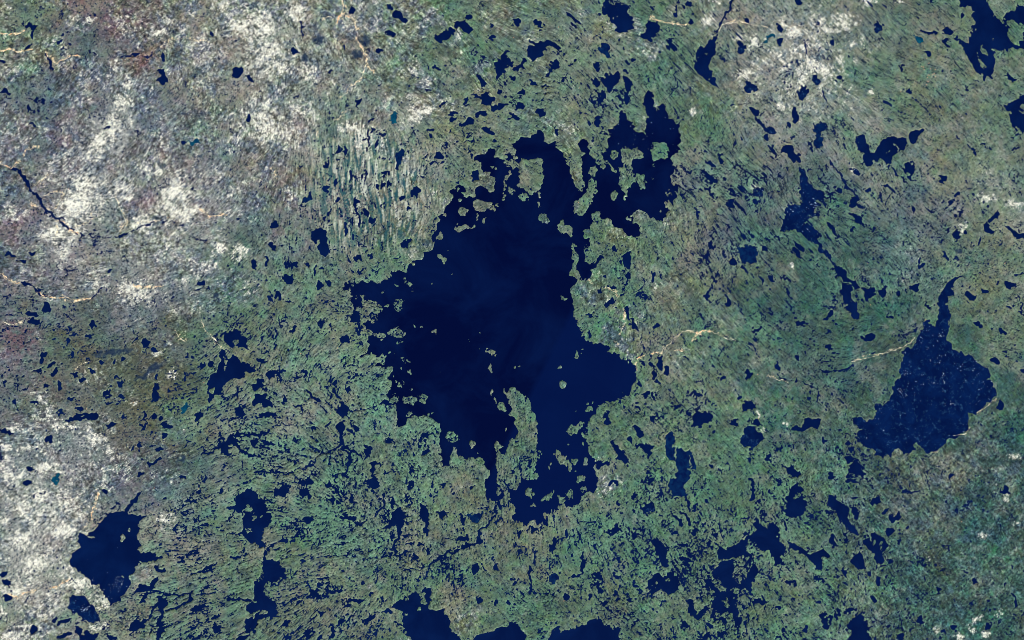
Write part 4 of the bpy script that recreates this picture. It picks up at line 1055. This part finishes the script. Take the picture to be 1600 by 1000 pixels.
# ------------------------------------------------------------------ lakes
HAND = [(780, 430, 'vast deep navy lake with ragged arms filling the middle of the land'), (1460, 600, 'great triangular navy lake flecked with white, on the right'),
 (165, 840, 'rounded dark navy lake with white-flecked southern end, lower left'), (128, 950, 'white-mottled dark oval lake just below the lower-left rounded lake'),
 (1540, 60, 'large branching navy lake strewn with islands, upper right corner'), (1588, 185, 'hooked navy lake cut off by the right edge'),
 (1195 - 87, 100, 'long wedge-shaped navy lake narrowing up into a stream, top'), (972, 35, 'lobed navy lake with one islet at top centre'),
 (1017, 45, 'blunt-cornered navy lake right beside the lobed top-centre lake'), (625, 25, 'bean-shaped navy lake tilted down right, top centre-left'),
 (695, 55, 'plump right-rising oval navy lake left of a bent one'), (722, 42, 'bent navy lake touching the right of the plump oval lake'),
 (250, 120, 'bow-tie shaped dark lake in grey uplands, upper left'), (1388, 235, 'jagged comb-edged navy lake slanting up right, upper right'),
 (1245, 335, 'speckled navy three-armed lake right of centre'), (1335, 460, 'river-like dark lake winding down right with islets'), (500, 376, 'dark teardrop lake with a sliver islet, west of ribbed ground'),
 (865, 103, 'thin crescent-shaped navy lake in the upper middle'), (350, 580, 'fan-shaped navy lake pointing right, in the left middle'), (370, 528, 'hooked navy lake above the fan-shaped left lake'),
 (1173, 685, 'round dark lake with pale flecks on its right'), (1097, 655, 'kidney-shaped navy lake left of the round dark lake'), (1063, 730, 'mid-blue strand-like lake split by sandbars below centre right'),
 (392, 790, 'ring-shaped navy lake around a small land knob, lower left'), (439, 767, 'small nearly circular navy lake in green land'), (618, 808, 'twin-lobed navy lake with a tail running down, bottom centre-left'),
 (665, 812, 'narrow wedge-shaped navy lake just right of the twin-lobed lake'), (665, 965, 'wide irregular navy lake at the bottom edge'), (905, 985, 'domed navy lake on the bottom edge, centre'),
 (790, 990, 'navy lake with gently rising shore, bottom edge left of centre'), (1045, 912, 'winged navy lake with white specks, bottom right of centre'), (1165, 890, 'maze-like navy lake full of green lobes, bottom'),
 (1244, 790, 'blocky navy lake with a green bar near its top'), (1313, 800, 'boot-shaped navy lake slanting down right'), (1370, 850, 'navy lake with two islets right of the boot-shaped lake'),
 (1340, 980, 'tapering navy lake at the lower right bottom edge'), (1168, 397, 'squarish mid-blue lake in green land right of centre'), (626, 310, 'bright turquoise pond in pale ribbed ground')]
lake_ids = [int(k) for k in np.argsort(-area_in) if area_in[k] >= 15][:300]
cells = cells_of(LAB, lake_ids)
hand_lab = {}
for x, y, t in HAND:
    i = int(round(x / PX)) + MX; j = int(round(y / PX)) + MY
    win = LAB[j - 5:j + 6, i - 5:i + 6]; v = win[win > 0]
    if len(v) == 0: print('no lake at', x, y, t); continue
    k = int(np.bincount(v).argmax())
    if k in hand_lab: print('seed clash', t, '|', hand_lab[k]); continue
    hand_lab[k] = t
owner = corners(LAB).max(-1)                # one body of water per cell
def own_fix():                              # keep a cell with the body that holds most corners of it
    return owner
SIZE = [(2500, 'large'), (700, 'mid-sized'), (160, 'small'), (0, 'tiny')]
KW = {0: 'navy', 1: 'mid-blue', 2: 'teal', 3: 'turquoise', 4: 'white-flecked'}
items = {'river': [], 'lake': [], 'pond': []}
for k in lake_ids:
    cx, cy, asp, ang, ar, x, y = stats(cells[k])
    j, i = cells[k]; kd = int(np.bincount(KIND[j, i]).argmax()) if k <= RIV_OFF else 0
    rv = RIV_OFF < k < off2 and asp > 2.4 and ar > 30
    noun = 'river' if rv else ('lake' if ar > 160 else 'pond')
    hull = (x.max() - x.min() + 2) * (y.max() - y.min() + 2)
    sw = shape_words(asp, ang, ar / hull < 0.42)
    if rv: sw = ('winding ' if ar / hull < 0.12 else 'straightish ') + sw.split()[0]
    words = f"{next(w for a, w in SIZE if ar >= a)} {sw} {KW[kd]}"
    items[noun].append(dict(k=k, cx=cx, cy=cy, words=words, kd=kd, noun=noun))
for noun, lst in items.items():
    describe([q for q in lst if q['k'] not in hand_lab], noun)
mains = max(range(len(lake_ids)), key=lambda q: area_in[lake_ids[q]]); main_id = lake_ids[mains]

runs_by = {}
ow = owner.copy(); ow_p = np.pad(ow, ((0, 0), (1, 1)), constant_values=-1)
chg = ow_p[:, 1:] != ow_p[:, :-1]
rr, cc = np.nonzero(chg); starts = {}
vals = ow_p[rr, np.minimum(cc + 1, ow_p.shape[1] - 1)]
ends = np.append(cc[1:], 0); same = np.append(rr[1:] == rr[:-1], False)
ok = same & (vals > 0); rr, cc, ends, vals = rr[ok], cc[ok], ends[ok], vals[ok]
so = np.argsort(vals, kind='stable'); rr, cc, ends, vals = rr[so], cc[so], ends[so], vals[so]
def strips(sel):
    r, a, b = rr[sel], cc[sel], ends[sel]; n = len(r)
    x0, x1 = X[0, a], X[0, b]; y0, y1 = Y[r, 0], Y[r + 1, 0]; z = np.zeros(n)
    co = np.stack([np.stack([x0, y1, z], -1), np.stack([x1, y1, z], -1), np.stack([x1, y0, z], -1), np.stack([x0, y0, z], -1)], 1).reshape(-1, 3)
    return co, np.arange(4 * n).reshape(-1, 4)
GR = {'lake': 'lakes spread over the green lowland', 'pond': 'ponds scattered over the land', 'river': 'streams and channels between the lakes'}
for noun, lst in items.items():
    for it in lst:
        k = it['k']; a, b = np.searchsorted(vals, [k, k + 1])
        co, q = strips(slice(a, b)); loc = np.array([co[:, 0].mean(), co[:, 1].mean(), 0]); 
        mat = WMAIN if k == main_id else WM[it['kd']]
        link(noun, mesh_from(noun, co - loc, q, False), mat, loc, label=hand_lab.get(k, it.get('label')), category=noun, group=GR[noun] if k not in hand_lab else None, kind='structure')
rest = ~np.isin(vals, lake_ids)
co, q = strips(np.nonzero(rest)[0])
link('pools', mesh_from('pools', co, q, False), WM[0], kind='stuff', label='countless tiny dark pools and bog holes dotting the whole land')

# ------------------------------------------------------------------ islands
IHAND = [(722, 355 - 0, 'thin sausage-shaped green island near the upper left shore'), (850, 342, 'small perfectly round green island in the upper lake'),
 (881, 356, 'heart-shaped tan-green island right of the round one'), (836, 268, 'big blocky speckled island in the upper bay'), (912, 318, 'drumstick-shaped green island leaning up right'), (978, 275, 'tall ragged green island in the north-east bay'),
 (1002, 284, 'narrow upright green island right of the tall ragged one'), (960, 306, 'small pear-shaped island left below the tall ragged one'), (900, 410, 'long upright strip island off the eastern shore'), (640, 626, 'wide rectangular green island in the south-west bay'),
 (661, 624, 'split ragged island just right of the rectangular one'), (707, 682, 'roundish speckled island in the south-west bay'), (764, 549, 'small oval island in the open middle water'), (879, 601, 'shield-shaped tan islet alone in the eastern basin'),
 (878, 720, 'slanted cigar-shaped green island in the southern bay'), (783, 634, 'egg-shaped island beside the southern peninsula'), (1585, 50, 'large green island in the upper right corner lake'), (622, 477, 'bean-like island off the western shore'), (768, 579, 'small upright oval island in mid lake'),
 (900, 554, 'thin upright islet in the eastern basin'), (193, 841, 'pale round islet in the lower-left rounded lake'), (752, 321, 'ragged cluster island near the upper left shore'), (722, 330, 'round speckled island off the upper left shore'), (981, 238, 'round green island in the north of the north-east bay')]
il_cells = cells_of(isl_vertex, list(range(1, len(solo) + 1)))
ihand = {}
for x, y, t in IHAND:
    i = int(round(x / PX)) + MX; j = int(round(y / PX)) + MY
    win = isl_vertex[j - 3:j + 4, i - 3:i + 4]; v = win[win > 0]
    if len(v) == 0: print('no island at', x, y, t); continue
    k = int(np.bincount(v).argmax())
    if k in ihand: print('island clash', t); continue
    ihand[k] = t
ISZ = [(900, 'large'), (200, 'mid-sized'), (60, 'small'), (0, 'tiny')]
iitems = []
LAND_L = LAND
LAND = LAND + [(722, 355, 'the sausage-shaped island'), (850, 342, 'the round green island'), (912, 318, 'the drumstick-shaped island'), (900, 410, 'the long strip island'), (640, 626, 'the rectangular island'),
  (707, 682, 'the roundish speckled island'), (764, 549, 'the mid-lake oval island'), (879, 601, 'the shield-shaped islet'), (878, 720, 'the cigar-shaped island'), (622, 477, 'the bean-like western island'), (978, 275, 'the tall ragged island'), (828, 275, 'the big blocky island')]
for k in range(1, len(solo) + 1):
    cx, cy, asp, ang, ar, x, y = stats(il_cells[k])
    hull = (x.max() - x.min() + 2) * (y.max() - y.min() + 2)
    tone = COLF[VID[il_cells[k]]].mean(0); tw = 'greyish' if tone[1] < 1.12 * tone[0] else 'green'
    noun = 'island' if ar >= 45 else 'islet'
    iitems.append(dict(k=k, cx=cx, cy=cy, noun=noun, words=f"{next(w for a, w in ISZ if ar >= a)} {shape_words(asp, ang, ar / hull < 0.45)} {tw}"))
for noun in ('island', 'islet'): describe([q for q in iitems if q['noun'] == noun and q['k'] not in ihand], noun)
ci_flat = cell_i.ravel(); cidx = np.argsort(ci_flat, kind='stable'); cs = ci_flat[cidx]
QF = ALLQ.reshape(-1, 4)
def isl_mesh(k, name):
    a, b = np.searchsorted(cs, [k, k + 1]); q = QF[cidx[a:b]]
    u, inv = np.unique(q, return_inverse=True); co = CO[u].copy()
    # each island is a body of its own: it keeps a skirt well under the water
    loc = np.array([co[:, 0].mean(), co[:, 1].mean(), 0.0]); return mesh_from(name, co - loc, inv.reshape(-1, 4), True, COLF[u]), loc
for it in iitems:
    me, loc = isl_mesh(it['k'], it['noun'])
    link(it['noun'], me, GROUND, loc, label=ihand.get(it['k'], it.get('label')), category='island', group=None if it['k'] in ihand else 'islands and islets in the lakes')
if (cell_i == -1).any():
    me, loc = isl_mesh(-1, 'skerries')
    link('skerries', me, GROUND, loc, kind='stuff', label='tiny bare rocks breaking the lake surfaces')
# lake bed closes the ground under the islands
bed_sel = cell_i != 0
qb = ALLQ[bed_sel].reshape(-1, 4); u, inv = np.unique(qb, return_inverse=True)
cb = CO[u].copy(); cb[:, 2] = -0.16
link('lake_bed', mesh_from('lake_bed', cb, inv.reshape(-1, 4), True, np.tile(lin(30, 50, 60), (len(u), 1))), GROUND, kind='structure')

# ------------------------------------------------------------------ sand ridges (eskers and river bars)
def h_at(px, py):
    i = int(round(px / PX)) + MX; j = int(round(py / PX)) + MY
    return max(float(H[min(max(j, 0), NY - 1), min(max(i, 0), NX - 1)]), 0.0)
ritems = []
for n, (op, pts) in enumerate(RIDGES):
    P = []
    for (ax, ay), (bx, by) in zip(pts[:-1], pts[1:]):
        m = max(2, int(math.hypot(bx - ax, by - ay) / 1.0))
        P += [(ax + (bx - ax) * t / m, ay + (by - ay) * t / m) for t in range(m)]
    P.append(pts[-1]); P = np.array(P); N = len(P)
    wob = np.convolve(rng.standard_normal((N + 8)), np.ones(5) / 5, 'valid')[:N]; wob2 = np.convolve(rng.standard_normal((N + 8)), np.ones(4) / 4, 'valid')[:N]
    T = np.gradient(P, axis=0); T /= np.linalg.norm(T, axis=1)[:, None] + 1e-9; Nn = np.stack([-T[:, 1], T[:, 0]], -1)
    P = P + Nn * wob[:, None] * 1.6
    half = (0.6 if op == 'S' else 0.36) * np.clip(0.42 + 1.6 * wob2, 0.02, 2.0) * np.clip(np.minimum(np.arange(N), np.arange(N)[::-1]) / 2.0 + 0.15, 0, 1)
    co = []
    for p, nn, h in zip(P, Nn, half):
        g = max(h_at(*(p + nn * s)) for s in (-1, 0, 1))
        for s, z in ((-1.7, -0.1), (-1, 0.01), (-0.4, 0.05), (0.4, 0.05), (1, 0.01), (1.7, -0.1)):
            e = p + nn * h * s + rng.standard_normal(2) * 0.12
            co.append(((e[0] - 800) * KM, (500 - e[1]) * KM, g + z))
    co = np.array(co); a = np.arange(N - 1)[:, None] * 6 + np.arange(5)[None, :]
    q = np.stack([a, a + 1, a + 7, a + 6], -1).reshape(-1, 4)
    cx, cy = P.mean(0); v = P[-1] - P[0]; ang = math.degrees(math.atan2(v[1], v[0])) % 180; Ln = np.linalg.norm(np.diff(P, axis=0), axis=1).sum()
    lean = 'level' if ang < 20 or ang > 160 else ('right-falling' if ang < 70 else ('upright' if ang <= 110 else 'right-rising'))
    bend = ' winding' if Ln > 1.25 * np.linalg.norm(v) else ''
    ritems.append(dict(cx=cx, cy=cy, co=co, q=q, op=op, words=f"{'long' if Ln > 60 else 'short'}{bend} {lean} {'orange-tinged' if op == 'S' else 'pale buff'}"))
LAND = LAND_L
describe(ritems, 'sand streak')
for it in ritems:
    loc = np.array([it['co'][:, 0].mean(), it['co'][:, 1].mean(), 0])
    link('sand_ridge', mesh_from('sand_ridge', it['co'] - loc, it['q'], True), SANDM[it['op']], loc, label=it['label'], category='sand ridge', group='sand ridges and bars threading the land')

# ------------------------------------------------------------------ drifting ice on the mottled lakes
kd_cell = KIND
prob = np.zeros((NY, NX), np.float32)
fl = fbm(9, 4, 0.75)
prob += (kd_cell == 4) * 0.16 * sstep(0.9, 2.1, fl)
prob += (kd_cell == 4) * (W < 13) * 0.10 * sstep(0.3, 1.5, fl)
far_s = np.exp(-(((MXq - 1440) / 60) ** 2 + ((MYq - 590) / 45) ** 2))
prob += (kd_cell == 4) * 0.4 * far_s * sstep(0.5, 1.8, fl)
prob *= 1 - 0.8 * ((MYq > 640) & (MXq > 1300) & (MYq < 720))
prob += 0.5 * BRI * sstep(0.1, 1.4, fl)
prob += 0.06 * np.exp(-(((MXq - 1250) / 22) ** 2 + ((MYq - 335) / 16) ** 2))
prob += 0.02 * np.exp(-(((MXq - 1010) / 40) ** 2 + ((MYq - 215) / 30) ** 2))
prob *= 0.7 * ((SD > 1.6) & inner)
sj, si = np.nonzero(rng.random((NY, NX)) < prob)
vt, fc = [], []
for j, i in zip(sj.tolist(), si.tolist()):
    r = 0.06 + 0.10 * rng.random() ** 2; x = X[0, i] + rng.normal() * 0.1; y = Y[j, 0] + rng.normal() * 0.1; k = 6; base = len(vt)
    rad = r * (0.7 + 0.6 * rng.random(k)); a = np.arange(k) * 2 * math.pi / k + rng.random()
    top = [(x + rad[q] * math.cos(a[q]), y + rad[q] * math.sin(a[q]), 0.018) for q in range(k)]
    vt += top + [(px_ * 1.0, py_ * 1.0, -0.02) for px_, py_, _ in top]
    fc.append([base + q for q in range(k)])
    fc += [[base + q, base + k + q, base + k + (q + 1) % k, base + (q + 1) % k] for q in range(k)]
me = bpy.data.meshes.new('ice_floes'); me.from_pydata(vt, [], fc)
link('ice_floes', me, ICE, kind='stuff', label='loose pale blue ice drifting on the flecked lakes')
print('lakes', {k: len(v) for k, v in items.items()}, 'islands', len(solo), 'ridges', len(ritems), 'floes', len(sj), 'tiny islands', len(order) - len(solo))
